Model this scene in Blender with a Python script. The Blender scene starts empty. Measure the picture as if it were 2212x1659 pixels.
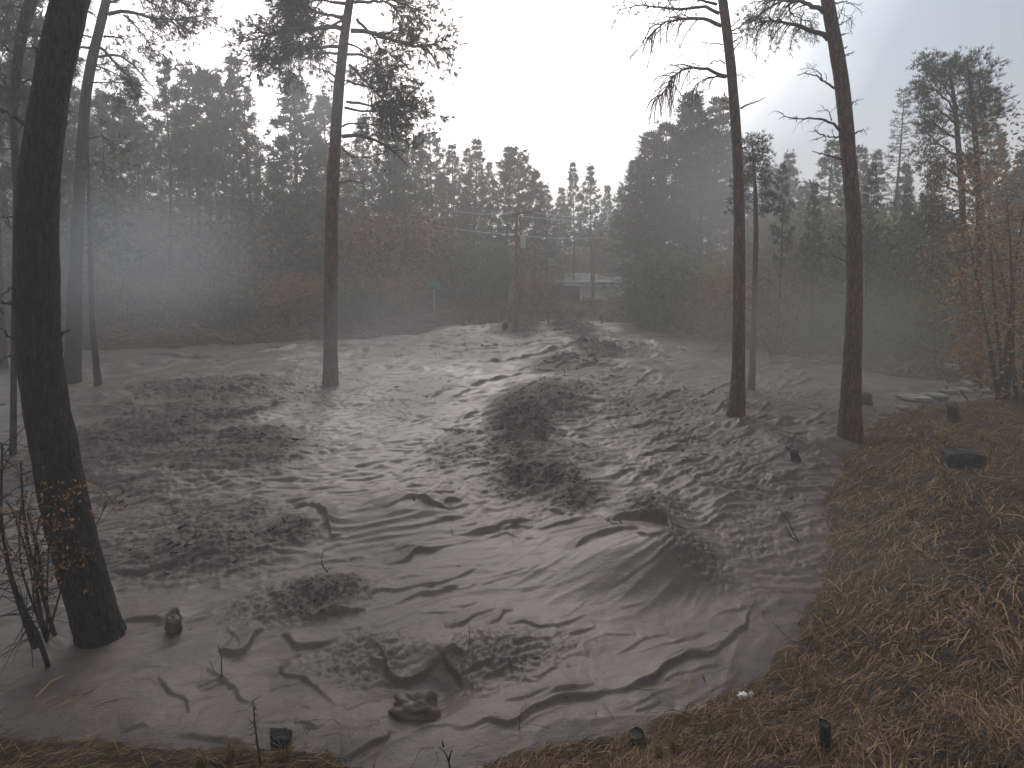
import bpy, math, random
import numpy as np
from mathutils import Vector, Matrix

# ------------------------------------------------------------------ camera, sky, sun, exposure
scn = bpy.context.scene
CAM_H, PITCH, FOC, SHY = 4.5, math.radians(4.0), 20.0, -0.0826
cam_d = bpy.data.cameras.new("camera"); cam = bpy.data.objects.new("camera", cam_d)
scn.collection.objects.link(cam); scn.camera = cam
cam_d.lens = FOC; cam_d.sensor_width = 36; cam_d.shift_y = SHY
cam_d.clip_start = 0.05; cam_d.clip_end = 2000
cam.location = (0, 0, CAM_H); cam.rotation_euler = (math.pi/2 - PITCH, 0, 0)

SUN_AZ, SUN_EL = math.radians(-9.0), math.radians(34.0)      # azimuth from +Y towards +X
sd = Vector((math.sin(SUN_AZ)*math.cos(SUN_EL), math.cos(SUN_AZ)*math.cos(SUN_EL), math.sin(SUN_EL)))
world = bpy.data.worlds.new("World"); scn.world = world; world.use_nodes = True
wn = world.node_tree.nodes; wl = world.node_tree.links; wn.clear()
def N(nt, typ, **kw):
    n = nt.nodes.new(typ)
    for k, v in kw.items(): setattr(n, k, v)
    return n
wt = world.node_tree
out = N(wt, 'ShaderNodeOutputWorld'); bg = N(wt, 'ShaderNodeBackground')
sky = N(wt, 'ShaderNodeTexSky', sky_type='NISHITA', sun_disc=False)
sky.sun_elevation = SUN_EL; sky.sun_rotation = SUN_AZ
sky.air_density = 1.6; sky.dust_density = 4.0
geo = N(wt, 'ShaderNodeTexCoord')
dot = N(wt, 'ShaderNodeVectorMath', operation='DOT_PRODUCT'); dot.inputs[1].default_value = sd
wl.new(geo.outputs['Generated'], dot.inputs[0])
nz = N(wt, 'ShaderNodeTexNoise'); nz.inputs['Scale'].default_value = 2.2; nz.inputs['Detail'].default_value = 4
wl.new(geo.outputs['Generated'], nz.inputs['Vector'])
ma = N(wt, 'ShaderNodeMath', operation='MULTIPLY_ADD'); ma.inputs[1].default_value = 0.16
wl.new(nz.outputs['Fac'], ma.inputs[0]); wl.new(dot.outputs['Value'], ma.inputs[2])
ramp = N(wt, 'ShaderNodeValToRGB')
cr = ramp.color_ramp; cr.elements[0].position = 0.0; cr.elements[0].color = (4.9, 4.9, 5.0, 1)
cr.elements[1].position = 1.0; cr.elements[1].color = (26, 25, 26, 1)
for p, c in ((0.72, (2.2, 2.7, 3.5, 1)), (0.84, (2.9, 3.6, 4.7, 1)), (0.895, (7, 7.7, 8.6, 1)), (0.95, (17, 16.6, 17, 1))):
    e = cr.elements.new(p); e.color = c
wl.new(ma.outputs[0], ramp.inputs['Fac'])
mixs = N(wt, 'ShaderNodeMix', data_type='RGBA'); mixs.inputs['Factor'].default_value = 0.85   # cloud layer over the clear sky
wl.new(sky.outputs[0], mixs.inputs['A']); wl.new(ramp.outputs[0], mixs.inputs['B'])
wl.new(mixs.outputs['Result'], bg.inputs['Color']); bg.inputs['Strength'].default_value = 0.13
wl.new(bg.outputs[0], out.inputs[0])

sl = bpy.data.lights.new("sun", 'SUN'); so = bpy.data.objects.new("sun", sl); scn.collection.objects.link(so)
sl.energy = 1.1; sl.angle = math.radians(14); sl.color = (1.0, 0.96, 0.9)
so.rotation_euler = (-sd).to_track_quat('-Z', 'Y').to_euler(); so.location = (0, 0, 60)

scn.view_settings.view_transform = 'Standard'; scn.view_settings.look = 'None'
scn.view_settings.exposure = 0.0; scn.view_settings.gamma = 1.0
scn.cycles.volume_step_rate = 1.0; scn.cycles.volume_bounces = 2; scn.cycles.max_bounces = 6
scn.cycles.diffuse_bounces = 2; scn.cycles.glossy_bounces = 2; scn.cycles.transparent_max_bounces = 8
scn.cycles.sample_clamp_indirect = 6

# ------------------------------------------------------------------ picture <-> place helpers (P pixels: 2212 x 1659)
PXS = 36.0/2212
def ray(px, py):
    X = (px-1106)*PXS; Y = -(py-829.5)*PXS + SHY*36
    cp, sp = math.cos(PITCH), math.sin(PITCH)
    return np.array([X, FOC*cp + Y*sp, -FOC*sp + Y*cp])
def at_y(px, py, Y):
    d = ray(px, py); t = Y/d[1]
    return np.array([d[0]*t, Y, CAM_H + d[2]*t])

# ------------------------------------------------------------------ noise
_rs = np.random.RandomState(7)
_perm = _rs.permutation(512).astype(np.int64); _ang = _rs.rand(512)*2*np.pi
_gx, _gy = np.cos(_ang), np.sin(_ang)
def perlin(x, y, seed=0):
    x = np.asarray(x, float) + seed*17.31; y = np.asarray(y, float) + seed*9.73
    xi = np.floor(x).astype(np.int64); yi = np.floor(y).astype(np.int64)
    xf = x-xi; yf = y-yi
    def g(ix, iy, dx, dy):
        h = _perm[(_perm[ix & 511] + iy) & 511]
        return _gx[h]*dx + _gy[h]*dy
    u = xf*xf*xf*(xf*(xf*6-15)+10); v = yf*yf*yf*(yf*(yf*6-15)+10)
    a = g(xi, yi, xf, yf); b = g(xi+1, yi, xf-1, yf); c = g(xi, yi+1, xf, yf-1); d = g(xi+1, yi+1, xf-1, yf-1)
    return 1.5*((a+(b-a)*u) + ((c+(d-c)*u)-(a+(b-a)*u))*v)
def fbm(x, y, o=4, seed=0, gain=.5):
    r = 0; a = 1
    for i in range(o):
        r = r + a*perlin(x*2**i, y*2**i, seed+i*3); a *= gain
    return r
def billow(x, y, o=3, seed=0, gain=.5):
    r = 0; a = 1
    for i in range(o):
        r = r + a*np.abs(perlin(x*2**i, y*2**i, seed+i*3)); a *= gain
    return r
def sstep(a, b, x):
    t = np.clip((np.asarray(x, float)-a)/(b-a), 0, 1); return t*t*(3-2*t)

# ------------------------------------------------------------------ terrain
def mud_level(x, y): return 0.011*np.maximum(np.asarray(y, float)-5, 0)
def un_mud(px, py):
    d = ray(px, py)
    t = CAM_H/-d[2]
    for _ in range(6):
        p = d*t; t = (CAM_H-float(mud_level(p[0], p[1])))/-d[2]
    return np.array([d[0]*t, d[1]*t])
EDGE_P = [(-260,1560),(0,1612),(120,1618),(250,1632),(480,1642),(620,1650),(700,1660),(760,1690),(820,1740),(980,1740),(1090,1662),(1180,1636),
 (1330,1612),(1400,1588),(1500,1545),(1600,1508),(1680,1470),(1745,1400),(1785,1300),(1805,1200),(1795,1100),(1805,1010),(1835,958),(1870,925),
 (1900,895),(1980,893),(2060,872),(2212,852),(2600,846),(2800,842),(2212,834),(2050,826),(1900,808),(1750,782),(1600,748),(1500,728),(1480,713),(1350,697),(1130,697),(950,708),
 (900,726),(600,741),(300,754),(100,764),(-300,776)]
EDGE = np.array([un_mud(*p) for p in EDGE_P])
def edge_sd(x, y):
    """signed distance to the edge of the mud, positive on the mud"""
    x = np.asarray(x, float); y = np.asarray(y, float)
    best = np.full(x.shape, 1e9); ins = np.zeros(x.shape, bool)
    n = len(EDGE)
    for i in range(n):
        a = EDGE[i]; b = EDGE[(i+1) % n]; d = b-a; L = d@d
        t = np.clip(((x-a[0])*d[0]+(y-a[1])*d[1])/L, 0, 1)
        best = np.minimum(best, np.hypot(x-a[0]-t*d[0], y-a[1]-t*d[1]))
        c = ((a[1] > y) != (b[1] > y)) & (x < (b[0]-a[0])*(y-a[1])/(b[1]-a[1]+1e-12)+a[0])
        ins ^= c
    return np.where(ins, best, -best)
def ground_z(x, y, s=None, fine=True):
    x = np.asarray(x, float); y = np.asarray(y, float)
    if s is None: s = edge_sd(x, y)
    s = s + 0.10*perlin(x*1.6, y*1.6, 41) + .05*perlin(x*5, y*5, 42) + .03*perlin(x*13, y*13, 43) + 0.35*perlin(x*.25, y*.25, 44)*sstep(8, 25, y)
    near = 1 - sstep(13, 26, y)
    o = np.maximum(-s, 0)
    bank = near*(0.55*sstep(0, 1.6, o) + 0.05*np.minimum(o, 12)) + (1-near)*(0.3*sstep(0, 3, o))
    A = np.interp(x, [-90, -45, -20, -4, 4, 12, 30, 90], [17, 13, 9.5, 7.5, 4.4, 3.6, 4.2, 6]); h0 = np.interp(x, [-8, 1, 16, 24], [34, 57, 57, 34])
    hill = A*sstep(0, 1, (y-h0)/(105-h0))*np.where(o > 0, 1, 0)*sstep(0, 8, o)
    z = mud_level(x, y) + bank + hill
    z = z + sstep(0, 1.2, o)*(0.10*fbm(x*.55, y*.55, 3, 60) + near*0.03*fbm(x*3, y*3, 2, 66) + (1-near)*.4*perlin(x*.08, y*.08, 68))
    z = np.where(s > 0, mud_level(x, y) - 0.9*sstep(0, 1.2, s), z)
    return z
def un_ground(px, py, tmin=2.0, tmax=200):
    """where the sight line meets the ground or the mud"""
    d = ray(px, py); d = d/d[1]
    ys = np.geomspace(tmin, tmax, 500)
    X = d[0]*ys; Z = CAM_H + d[2]*ys
    s = edge_sd(X, ys)
    g = np.where(s > 0, mud_level(X, ys), ground_z(X, ys, s))
    k = np.argmax(Z < g)
    if not (Z < g).any(): k = 260
    y = ys[k]
    return np.array([d[0]*y, y, g[k]])
def gz(x, y):
    s = float(edge_sd(np.array([x]), np.array([y]))[0])
    return float(mud_level(x, y)) if s > 0.1 else float(ground_z(np.array([x]), np.array([y]))[0])

# ------------------------------------------------------------------ materials
def mat(name, c1, c2=None, rough=.8, scale=6., bump=0., bscale=30., stretch=None, spec=.3, detail=5, contrast=(.35, .65), attr=None):
    m = bpy.data.materials.new(name); m.use_nodes = True; nt = m.node_tree; b = nt.nodes['Principled BSDF']
    b.inputs['Roughness'].default_value = rough; b.inputs['Specular IOR Level'].default_value = spec
    tc = N(nt, 'ShaderNodeTexCoord'); mp = N(nt, 'ShaderNodeMapping')
    nt.links.new(tc.outputs['Object'], mp.inputs[0])
    if stretch: mp.inputs['Scale'].default_value = stretch
    if c2 is not None:
        rp = N(nt, 'ShaderNodeValToRGB'); rp.color_ramp.elements[0].position, rp.color_ramp.elements[1].position = contrast
        rp.color_ramp.elements[0].color = (*c1, 1); rp.color_ramp.elements[1].color = (*c2, 1)
        if attr:
            at = N(nt, 'ShaderNodeAttribute', attribute_name=attr); nt.links.new(at.outputs['Fac'], rp.inputs[0])
        else:
            n = N(nt, 'ShaderNodeTexNoise'); n.inputs['Scale'].default_value = scale; n.inputs['Detail'].default_value = detail
            nt.links.new(mp.outputs[0], n.inputs['Vector']); nt.links.new(n.outputs['Fac'], rp.inputs[0])
        nt.links.new(rp.outputs[0], b.inputs['Base Color'])
    else: b.inputs['Base Color'].default_value = (*c1, 1)
    if bump:
        n2 = N(nt, 'ShaderNodeTexNoise'); n2.inputs['Scale'].default_value = bscale; n2.inputs['Detail'].default_value = 6
        nt.links.new(mp.outputs[0], n2.inputs['Vector'])
        bp = N(nt, 'ShaderNodeBump'); bp.inputs['Strength'].default_value = bump; bp.inputs['Distance'].default_value = 0.08 if 'bark' in name else 0.03
        nt.links.new(n2.outputs['Fac'], bp.inputs['Height']); nt.links.new(bp.outputs[0], b.inputs['Normal'])
    return m
M = {}
M['bark_black'] = mat('bark_black', (.008,.008,.008), (.045,.041,.038), .9, 9, 1, 14, (3,3,.6))
M['bark_red'] = mat('bark_red', (.035,.024,.019), (.17,.085,.055), .9, 4, 1, 8, (3,3,.7))
M['bark_far'] = mat('bark_far', (.016,.015,.014), (.06,.045,.035), .9, 4, .6, 6, (2,2,.5))
def plates(m, strength):
    nt = m.node_tree; b = nt.nodes['Principled BSDF']; L = nt.links
    tc = N(nt, 'ShaderNodeTexCoord'); mp = N(nt, 'ShaderNodeMapping'); mp.inputs['Scale'].default_value = (17, 17, 4.2); L.new(tc.outputs['Object'], mp.inputs[0])
    nz = N(nt, 'ShaderNodeTexNoise'); nz.inputs['Scale'].default_value = 1.2; nz.inputs['Detail'].default_value = 5; L.new(mp.outputs[0], nz.inputs['Vector'])
    ad = N(nt, 'ShaderNodeVectorMath', operation='ADD'); L.new(mp.outputs[0], ad.inputs[0]); L.new(nz.outputs['Color'], ad.inputs[1])
    vo = N(nt, 'ShaderNodeTexVoronoi', feature='DISTANCE_TO_EDGE'); vo.inputs['Scale'].default_value = 1.0; L.new(ad.outputs[0], vo.inputs['Vector'])
    mr = N(nt, 'ShaderNodeMapRange'); mr.inputs['From Max'].default_value = .16; L.new(vo.outputs['Distance'], mr.inputs['Value'])
    mx = N(nt, 'ShaderNodeMix', data_type='RGBA'); old = b.inputs['Base Color'].links[0].from_socket; L.new(mr.outputs[0], mx.inputs['Factor']); mx.inputs['A'].default_value = (.022, .017, .015, 1); L.new(old, mx.inputs['B']); L.new(mx.outputs['Result'], b.inputs['Base Color'])
    bp = N(nt, 'ShaderNodeBump'); bp.inputs['Strength'].default_value = strength; bp.inputs['Distance'].default_value = .04; L.new(mr.outputs[0], bp.inputs['Height']); L.new(b.inputs['Normal'].links[0].from_socket, bp.inputs['Normal']); L.new(bp.outputs[0], b.inputs['Normal'])
plates(M['bark_red'], .9); plates(M['bark_black'], .9)
M['needles'] = mat('pine_needles', (.020,.032,.018), (.050,.070,.035), .6, 1.3, spec=.35)
M['needles_far'] = mat('far_needles', (.018,.036,.024), (.040,.072,.044), .65, .5, spec=.25)
M['needles_burnt'] = mat('burnt_needles', (.055,.035,.018), (.045,.055,.028), .7, .6)
M['leaf_brown'] = mat('brown_oak_leaves', (.07,.040,.022), (.30,.155,.07), .7, 1.2)
M['leaf_orange'] = mat('orange_oak_leaves', (.09,.055,.028), (.36,.19,.085), .7, 2.0)
M['leaf_olive'] = mat('olive_leaves', (.06,.06,.02), (.22,.19,.06), .7, 1.4)
M['leaf_green'] = mat('green_leaves', (.022,.040,.016), (.075,.115,.04), .7, 1.2)
M['leaf_vine'] = mat('vine_leaves', (.06,.08,.02), (.28,.32,.10), .7, 2.5)
M['twig'] = mat('dead_twig', (.020,.017,.015), (.05,.042,.036), .9, 6)
M['twig_grey'] = mat('grey_twig', (.05,.047,.045), (.10,.095,.09), .9, 6)
M['straw'] = mat('pine_straw', (.018,.011,.006), (.32,.195,.09), .75, attr='tone', contrast=(0, 1))
M['soil'] = mat('bank_soil', (.014,.010,.006), (.055,.034,.018), .95, 2.2, 1, 14, contrast=(.3,.7))
M['charred'] = mat('charred_wood', (.008,.008,.009), (.030,.028,.028), .75, 9, 1, 12, (2,2,.8))
M['mudrock'] = mat('mud_coated_rock', (.04,.036,.033), (.13,.113,.103), .6, 5, 1, 22)
M['pole'] = mat('pole_wood', (.08,.045,.032), (.17,.10,.075), .85, 5, .4, 20, (4,4,.3))
M['steel'] = mat('galvanised_steel', (.30,.33,.33), (.38,.41,.41), .45, 4)
M['white'] = mat('white_wall_paint', (.70,.70,.68), (.84,.84,.82), .75, 1.5)
M['concrete'] = mat('weathered_concrete', (.34,.34,.32), (.62,.62,.60), .9, 1.8, .3, 20, (1,1,.4))
M['dark_panel'] = mat('dark_brown_panel', (.045,.035,.032), (.075,.06,.055), .8, 2)
M['roofing'] = mat('grey_roofing', (.16,.16,.165), (.26,.26,.26), .8, 2)
M['wire'] = mat('pale_wire', (.35,.35,.34), None, .5)
M['sign_green'] = mat('sign_green', (.02,.13,.095), (.025,.15,.11), .5, 4)
M['litter'] = mat('white_litter', (.75,.75,.75), (.82,.82,.8), .6, 8)
M['grass_dry'] = mat('yellow_grass', (.10,.075,.03), (.30,.22,.09), .7, 9)
M['stone'] = mat('pale_stone', (.12,.12,.11), (.24,.24,.22), .85, 3, .5, 12)
M['boards'] = mat('pale_boards', (.20,.20,.18), (.34,.34,.31), .8, 3)

# ------------------------------------------------------------------ mesh helpers
class MB:
    def __init__(s): s.v = []; s.f = []; s.n = 0; s.tone = []
    def add(s, V, F, tone=None):
        V = np.asarray(V, float); s.v.append(V)
        for k in ({4: F} if isinstance(F, np.ndarray) else F).values(): s.f.append(np.asarray(k, np.int64)+s.n)
        s.tone.append(np.full(len(V), 0. if tone is None else tone) if np.isscalar(tone) or tone is None else tone); s.n += len(V)
    def build(s, name, m, parent=None, smooth=True, offset=(0, 0, 0), tones=False):
        if not s.v: return None
        V = np.concatenate(s.v) - np.asarray(offset, float)
        me = mesh_np(name, V, s.f, smooth)
        if tones:
            a = me.attributes.new('tone', 'FLOAT', 'POINT'); a.data.foreach_set('value', np.concatenate(s.tone).astype(np.float32))
        me.materials.append(m)
        o = bpy.data.objects.new(name, me); scn.collection.objects.link(o)
        if parent: o.parent = parent
        else: o.location = offset
        return o
def mesh_np(name, V, flist, smooth=True):
    me = bpy.data.meshes.new(name)
    me.vertices.add(len(V)); me.vertices.foreach_set('co', V.astype(np.float32).ravel())
    lv = np.concatenate([f.ravel() for f in flist]); sizes = np.concatenate([np.full(len(f), f.shape[1]) for f in flist])
    me.loops.add(len(lv)); me.loops.foreach_set('vertex_index', lv.astype(np.int32))
    st = np.concatenate([[0], np.cumsum(sizes)[:-1]])
    me.polygons.add(len(sizes)); me.polygons.foreach_set('loop_start', st.astype(np.int32)); 
    if smooth: me.polygons.foreach_set('use_smooth', np.ones(len(sizes), bool))
    me.update(calc_edges=True); me.validate(clean_customdata=False)
    return me
def tag(o, label=None, cat=None, group=None, kind=None):
    if label: o['label'] = label
    if cat: o['category'] = cat
    if group: o['group'] = group
    if kind: o['kind'] = kind
    return o
def empty(name, loc, label, cat, group=None):
    o = bpy.data.objects.new(name, None); scn.collection.objects.link(o); o.location = [float(c) for c in loc]; o.empty_display_size = .2
    return tag(o, label, cat, group)
def resample(P, n):
    P = np.asarray(P, float); d = np.r_[0, np.cumsum(np.linalg.norm(np.diff(P, axis=0), axis=1))]
    if d[-1] < 1e-9: return np.repeat(P[:1], n, 0), np.linspace(0, 1, n)
    u = np.linspace(0, d[-1], n)
    Q = np.stack([np.interp(u, d, P[:, k]) for k in range(P.shape[1])], 1)
    for _ in range(2 if n > 5 else 0): Q[1:-1] = .25*Q[:-2]+.5*Q[1:-1]+.25*Q[2:]
    return Q, u/d[-1]
def tube(mb, P, R, sides=6, rough=0., rng=None, cap=True, tone=None):
    P = np.asarray(P, float); n = len(P); R = np.broadcast_to(R, (n,)).astype(float)
    T = np.gradient(P, axis=0); T /= np.linalg.norm(T, axis=1)[:, None]+1e-12
    ref = np.array([0, 0, 1.]) if abs(T[:, 2]).mean() < .8 else np.array([1., 0, 0])
    A = np.cross(T, ref); A /= np.linalg.norm(A, axis=1)[:, None]+1e-12; B = np.cross(T, A)
    th = np.arange(sides)*2*np.pi/sides
    rr = R[:, None]*np.ones((n, sides))
    if rough and rng is not None:
        k = rng.rand(sides)*40
        rr = rr*(1+rough*np.stack([perlin(np.arange(n)*.35+k[j], np.full(n, j*.7), 3) for j in range(sides)], 1))
    V = P[:, None, :]+rr[..., None]*(np.cos(th)[None, :, None]*A[:, None, :]+np.sin(th)[None, :, None]*B[:, None, :])
    V = V.reshape(-1, 3)
    i = np.arange(n-1)[:, None]*sides; j = np.arange(sides)[None, :]; j2 = (j+1) % sides
    F = np.stack([i+j, i+j2, i+sides+j2, i+sides+j], -1).reshape(-1, 4)
    F4 = {4: F}
    if cap:
        V = np.vstack([V, P[0], P[-1]]); c0 = n*sides; b = np.arange(sides)
        F4[3] = np.vstack([np.stack([(b+1) % sides, b, np.full(sides, c0)], 1), np.stack([(n-1)*sides+b, (n-1)*sides+(b+1) % sides, np.full(sides, c0+1)], 1)])
    mb.add(V, F4, tone)
def box(mb, x0, x1, y0, y1, z0, z1):
    V = np.array([(x, y, z) for z in (z0, z1) for y in (y0, y1) for x in (x0, x1)])
    mb.add(V, np.array([(0,2,3,1),(4,5,7,6),(0,1,5,4),(2,6,7,3),(0,4,6,2),(1,3,7,5)]))
def tufts(mb, C, D, size, n, w, rng, spread=1.0):
    """needle tufts: thin triangles fanning from each centre C around direction D"""
    C = np.asarray(C); D = np.asarray(D); m = len(C)
    if m == 0: return
    r = rng.normal(size=(m, n, 3)); r /= np.linalg.norm(r, axis=2)[..., None]
    d = D[:, None, :]*(1.0) + r*spread; d /= np.linalg.norm(d, axis=2)[..., None]+1e-9
    L = size*(.6+.5*rng.rand(m, n))[..., None]*(.75+.5*rng.rand(m, 1, 1))
    s = np.cross(d, rng.normal(size=(m, n, 3))); s /= np.linalg.norm(s, axis=2)[..., None]+1e-9
    c = C[:, None, :]
    V = np.stack([c+s*w*.5+d*L*.08, c+d*L*.08-s*w*.5, c+d*L-s*w*.25+r*0, c+d*L+s*w*.25], 2).reshape(-1, 3)
    mb.add(V, np.arange(len(V)).reshape(-1, 4))
def leaves(mb, C, size, rng):
    m = len(C); a = rng.normal(size=(m, 3)); a /= np.linalg.norm(a, axis=1)[:, None]
    b = np.cross(a, rng.normal(size=(m, 3))); b /= np.linalg.norm(b, axis=1)[:, None]
    s = size*(.6+.8*rng.rand(m, 1))
    V = np.stack([C-a*s, C+b*s*.55-a*s*.1, C+a*s, C-b*s*.55+a*s*.1], 1).reshape(-1, 3)
    mb.add(V, np.arange(4*m).reshape(-1, 4))

# ------------------------------------------------------------------ pine builder
def pine(seed, H, r0, cbase, cw, shape='pond', whorls=26, per=4, size=.26, nt=9, w=.035, tw=6, trunk=None, radii=None, azbias=None, deadlow=4, sides=9, density=1.0):
    rng = np.random.RandomState(seed); wood = MB(); nd = MB()
    if trunk is None:
        k = 16; z = np.linspace(-.4, H, k); ph = rng.rand(2)*6
        trunk = np.stack([.012*H*np.sin(z/H*4+ph[0])-.012*H*np.sin(ph[0]), .012*H*np.sin(z/H*3+ph[1])-.012*H*np.sin(ph[1]), z], 1)
        radii = r0*(1-.9*np.clip(z/H, 0, 1))*(1+.35*np.exp(-np.maximum(z, 0)/(.5)))
    tube(wood, trunk, radii, sides, .12, rng)
    tz = trunk[:, 2]; H = tz.max()
    def tp(h): return np.array([np.interp(h, tz, trunk[:, k]) for k in range(3)])
    Cs, Ds = [], []
    for i in range(whorls):
        t = (i+rng.rand()*.8)/whorls; h = cbase+(H-cbase)*t
        if shape == 'pond': prof = (1-t)**.55*(.62+.38*math.sin(min(t*3.2+.5, 3.1)))
        elif shape == 'cone': prof = (1-t)**.9*.9+.05
        elif shape == 'round': prof = math.sqrt(max(0.02, 1-(2*t-.85)**2*.75))
        else: prof = .25+.75*(1-t)**1.1          # spire
        n = per if rng.rand() < .6 else per-1
        a0 = rng.rand()*6.28
        for j in range(n):
            if rng.rand() > density: continue
            a = a0+j*6.283/n+rng.normal()*.35
            L = cw*prof*(.55+.6*rng.rand()); e = (-.25+.95*t)+rng.normal()*.14
            if shape == 'spire': e = -.35+.5*t
            base = tp(h); m = 6; s = np.linspace(0, 1, m)
            hd = np.array([math.cos(a), math.sin(a), 0]); side = np.array([-hd[1], hd[0], 0])
            P = base+np.outer(s*L*math.cos(e), hd)+np.outer(L*(s*math.sin(e)-.12*np.sin(s*3.14)*(1-t)+.22*s**3), [0, 0, 1])+np.outer(.1*L*rng.normal()*s**2, side)
            rb = max(.012, .016*L+.01)
            tube(wood, P, np.linspace(rb, .006, m), 4, cap=False)
            for q in range(max(2, int(tw*(.5+.5*prof)))):
                u = .22+.78*rng.rand()**.75; pb = np.array([np.interp(u, s, P[:, k]) for k in range(3)])
                sg = 1 if rng.rand() < .5 else -1; l2 = L*(.18+.22*rng.rand())*(1.15-.6*u)+.12
                d2 = hd*(.45+.4*rng.rand())+side*sg*(.5+.6*rng.rand())+np.array([0, 0, .15+.4*rng.rand()-.15*(1-t)]); d2 /= np.linalg.norm(d2)
                tip = pb+d2*l2
                tube(wood, np.array([pb, pb+d2*l2*.5-[0, 0, .04*l2], tip]), [rb*.4, rb*.3, .004], 3, cap=False)
                Cs += [tip, pb+d2*l2*.6]; Ds += [d2+[0, 0, .3], d2+[0, 0, .4]]
                if rng.rand() < .6: Cs.append(tip+rng.normal(size=3)*size*.5); Ds.append(d2+[0, 0, .5])
            Cs.append(P[-1]); Ds.append(P[-1]-P[-2]+[0, 0, .01])
    for i in range(deadlow):
        h = cbase*(.35+.6*rng.rand()); a = rng.rand()*6.28; L = cw*(.15+.4*rng.rand())
        hd = np.array([math.cos(a), math.sin(a), -.1-.3*rng.rand()])
        P = tp(h)+np.outer(np.linspace(0, 1, 5)*L, hd)+np.outer(np.sin(np.linspace(0, 3.1, 5))*.15*L, [0, 0, 1])
        tube(wood, P, np.linspace(.022, .005, 5), 3, cap=False)
    Ds = np.array(Ds); Ds /= np.linalg.norm(Ds, axis=1)[:, None]+1e-9
    tufts(nd, np.array(Cs), Ds, size, nt, w, rng, 1.0)
    return wood, nd

def bush(seed, h, w, nleaf, leaf, stems=6, clump=.35):
    rng = np.random.RandomState(seed); wood = MB(); lf = MB(); ends = []
    for i in range(stems):
        a = rng.rand()*6.28; l = rng.rand()**.5
        tip = np.array([math.cos(a)*w*.5*l, math.sin(a)*w*.5*l, h*(.65+.35*rng.rand()*(1.2-l*.6))])
        P, s = resample(np.array([[.1*w*math.cos(a), .1*w*math.sin(a), -.15], tip*[.45, .45, .5]+rng.normal(size=3)*.06*h, tip]), 7)
        tube(wood, P, np.linspace(.02*h**.5+.01, .006, 7), 4, cap=False)
        for q in range(9):
            u = rng.randint(2, 7); d = rng.normal(size=3)*[1, 1, .7]; d /= np.linalg.norm(d); l2 = w*(.1+.22*rng.rand())
            e = P[u]+d*l2+[0, 0, .1*l2]
            tube(wood, np.array([P[u], (P[u]+e)/2+[0, 0, .03*l2], e]), [.008, .006, .003], 3, cap=False); ends.append(e)
    ends = np.array(ends); c = ends[rng.randint(0, len(ends), nleaf)]+rng.normal(size=(nleaf, 3))*[w*clump*.32, w*clump*.32, h*clump*.25]
    c[:, 2] = np.abs(c[:, 2])
    leaves(lf, c, leaf, rng)
    return wood, lf

# ------------------------------------------------------------------ the ground and the mud flow
def polar(az0, az1, nc, r0, r1, nr):
    az = np.linspace(math.radians(az0), math.radians(az1), nc); r = np.geomspace(r0, r1, nr)
    A, Rr = np.meshgrid(az, r); return Rr*np.sin(A), Rr*np.cos(A)
def grid_faces(nr, nc):
    i = np.arange(nr-1)[:, None]*nc; j = np.arange(nc-1)[None, :]
    return np.stack([i+j, i+j+1, i+nc+j+1, i+nc+j], -1).reshape(-1, 4)
FAST = False
nr, nc = 330, 900
X, Y = polar(-180, 180, nc, .4, 190, nr)
Z = ground_z(X, Y)
V = np.stack([X, Y, Z], -1).reshape(-1, 3)
me = mesh_np('ground', V, [grid_faces(nr, nc)[:, ::-1]]); me.materials.append(M['soil'])
ground = bpy.data.objects.new('ground', me); scn.collection.objects.link(ground); tag(ground, kind='structure')

nr, nc = 1050, 1050
X, Y = polar(-56, 56, nc, 2.6, 62, nr)
S = edge_sd(X, Y)
e0 = un_mud(790, 1287); e1 = un_mud(1033, 1228); ev = (e1-e0)/np.linalg.norm(e1-e0); pv = np.array([ev[1], -ev[0]])
sx = X*ev[0]+Y*ev[1]; tx = X*pv[0]+Y*pv[1]
wx = .5*perlin(X*.5, Y*.5, 11); wy = .5*perlin(X*.5, Y*.5, 12)
dist = np.hypot(X, Y); far = sstep(9, 18, dist)
Zm = mud_level(X, Y)+0.0
# broad swells and long folds laid along the flow
Zm += .05*fbm(sx*.22+wx*.4, tx*.55+wy*.4, 2, 20)*(1-.3*far)
fold = perlin(sx*.45+wx*1.1, tx*1.7+wy*1.2, 23)
Zm += .011*(1-np.abs(fold)*2.6).clip(0, 1)**3*(1-far)
Zm += .007*fbm(sx*1.6+wx, tx*4+wy*2, 3, 27)+(sstep(7, 12, dist)*(1-.4*sstep(25, 45, dist)))*.024*fbm(X*1.5+wx*2, Y*3.4+wy*3, 3, 28, .5)
# rough patches: (P pixel, radius px x, radius px y, height m)
ROUGH = [(430,1200,210,55,.085),(600,1165,90,35,.09),(690,1290,105,42,.12),(560,1310,60,30,.05),(1160,1040,100,55,.10),(1235,1075,60,40,.09),(1250,990,90,40,.06),
 (1420,1115,70,45,.075),(1490,1215,55,38,.09),(1660,1180,150,75,.045),(1600,1060,200,90,.05),(1760,1080,120,120,.035),(1090,1410,120,55,.055),(1010,1470,60,30,.05),
 (780,1420,100,60,.05),(330,960,200,90,.11),(520,985,140,50,.10),(420,860,200,40,.10),(650,850,180,60,.05),(300,1060,160,40,.06),(450,1110,200,30,.07),
 (1130,930,75,85,.14),(1200,880,90,50,.11),(1230,800,110,30,.09),(1280,770,50,28,.16),(1400,880,160,60,.07),(1500,960,200,50,.06),(1600,860,200,60,.05),
 (1240,715,50,20,.16),(1120,715,60,16,.12),(1000,760,200,40,.05),(900,860,100,60,.04),(980,980,60,50,.05),(1350,760,120,20,.07),(900,1440,120,60,.02),(1700,980,60,60,.07)]
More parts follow.
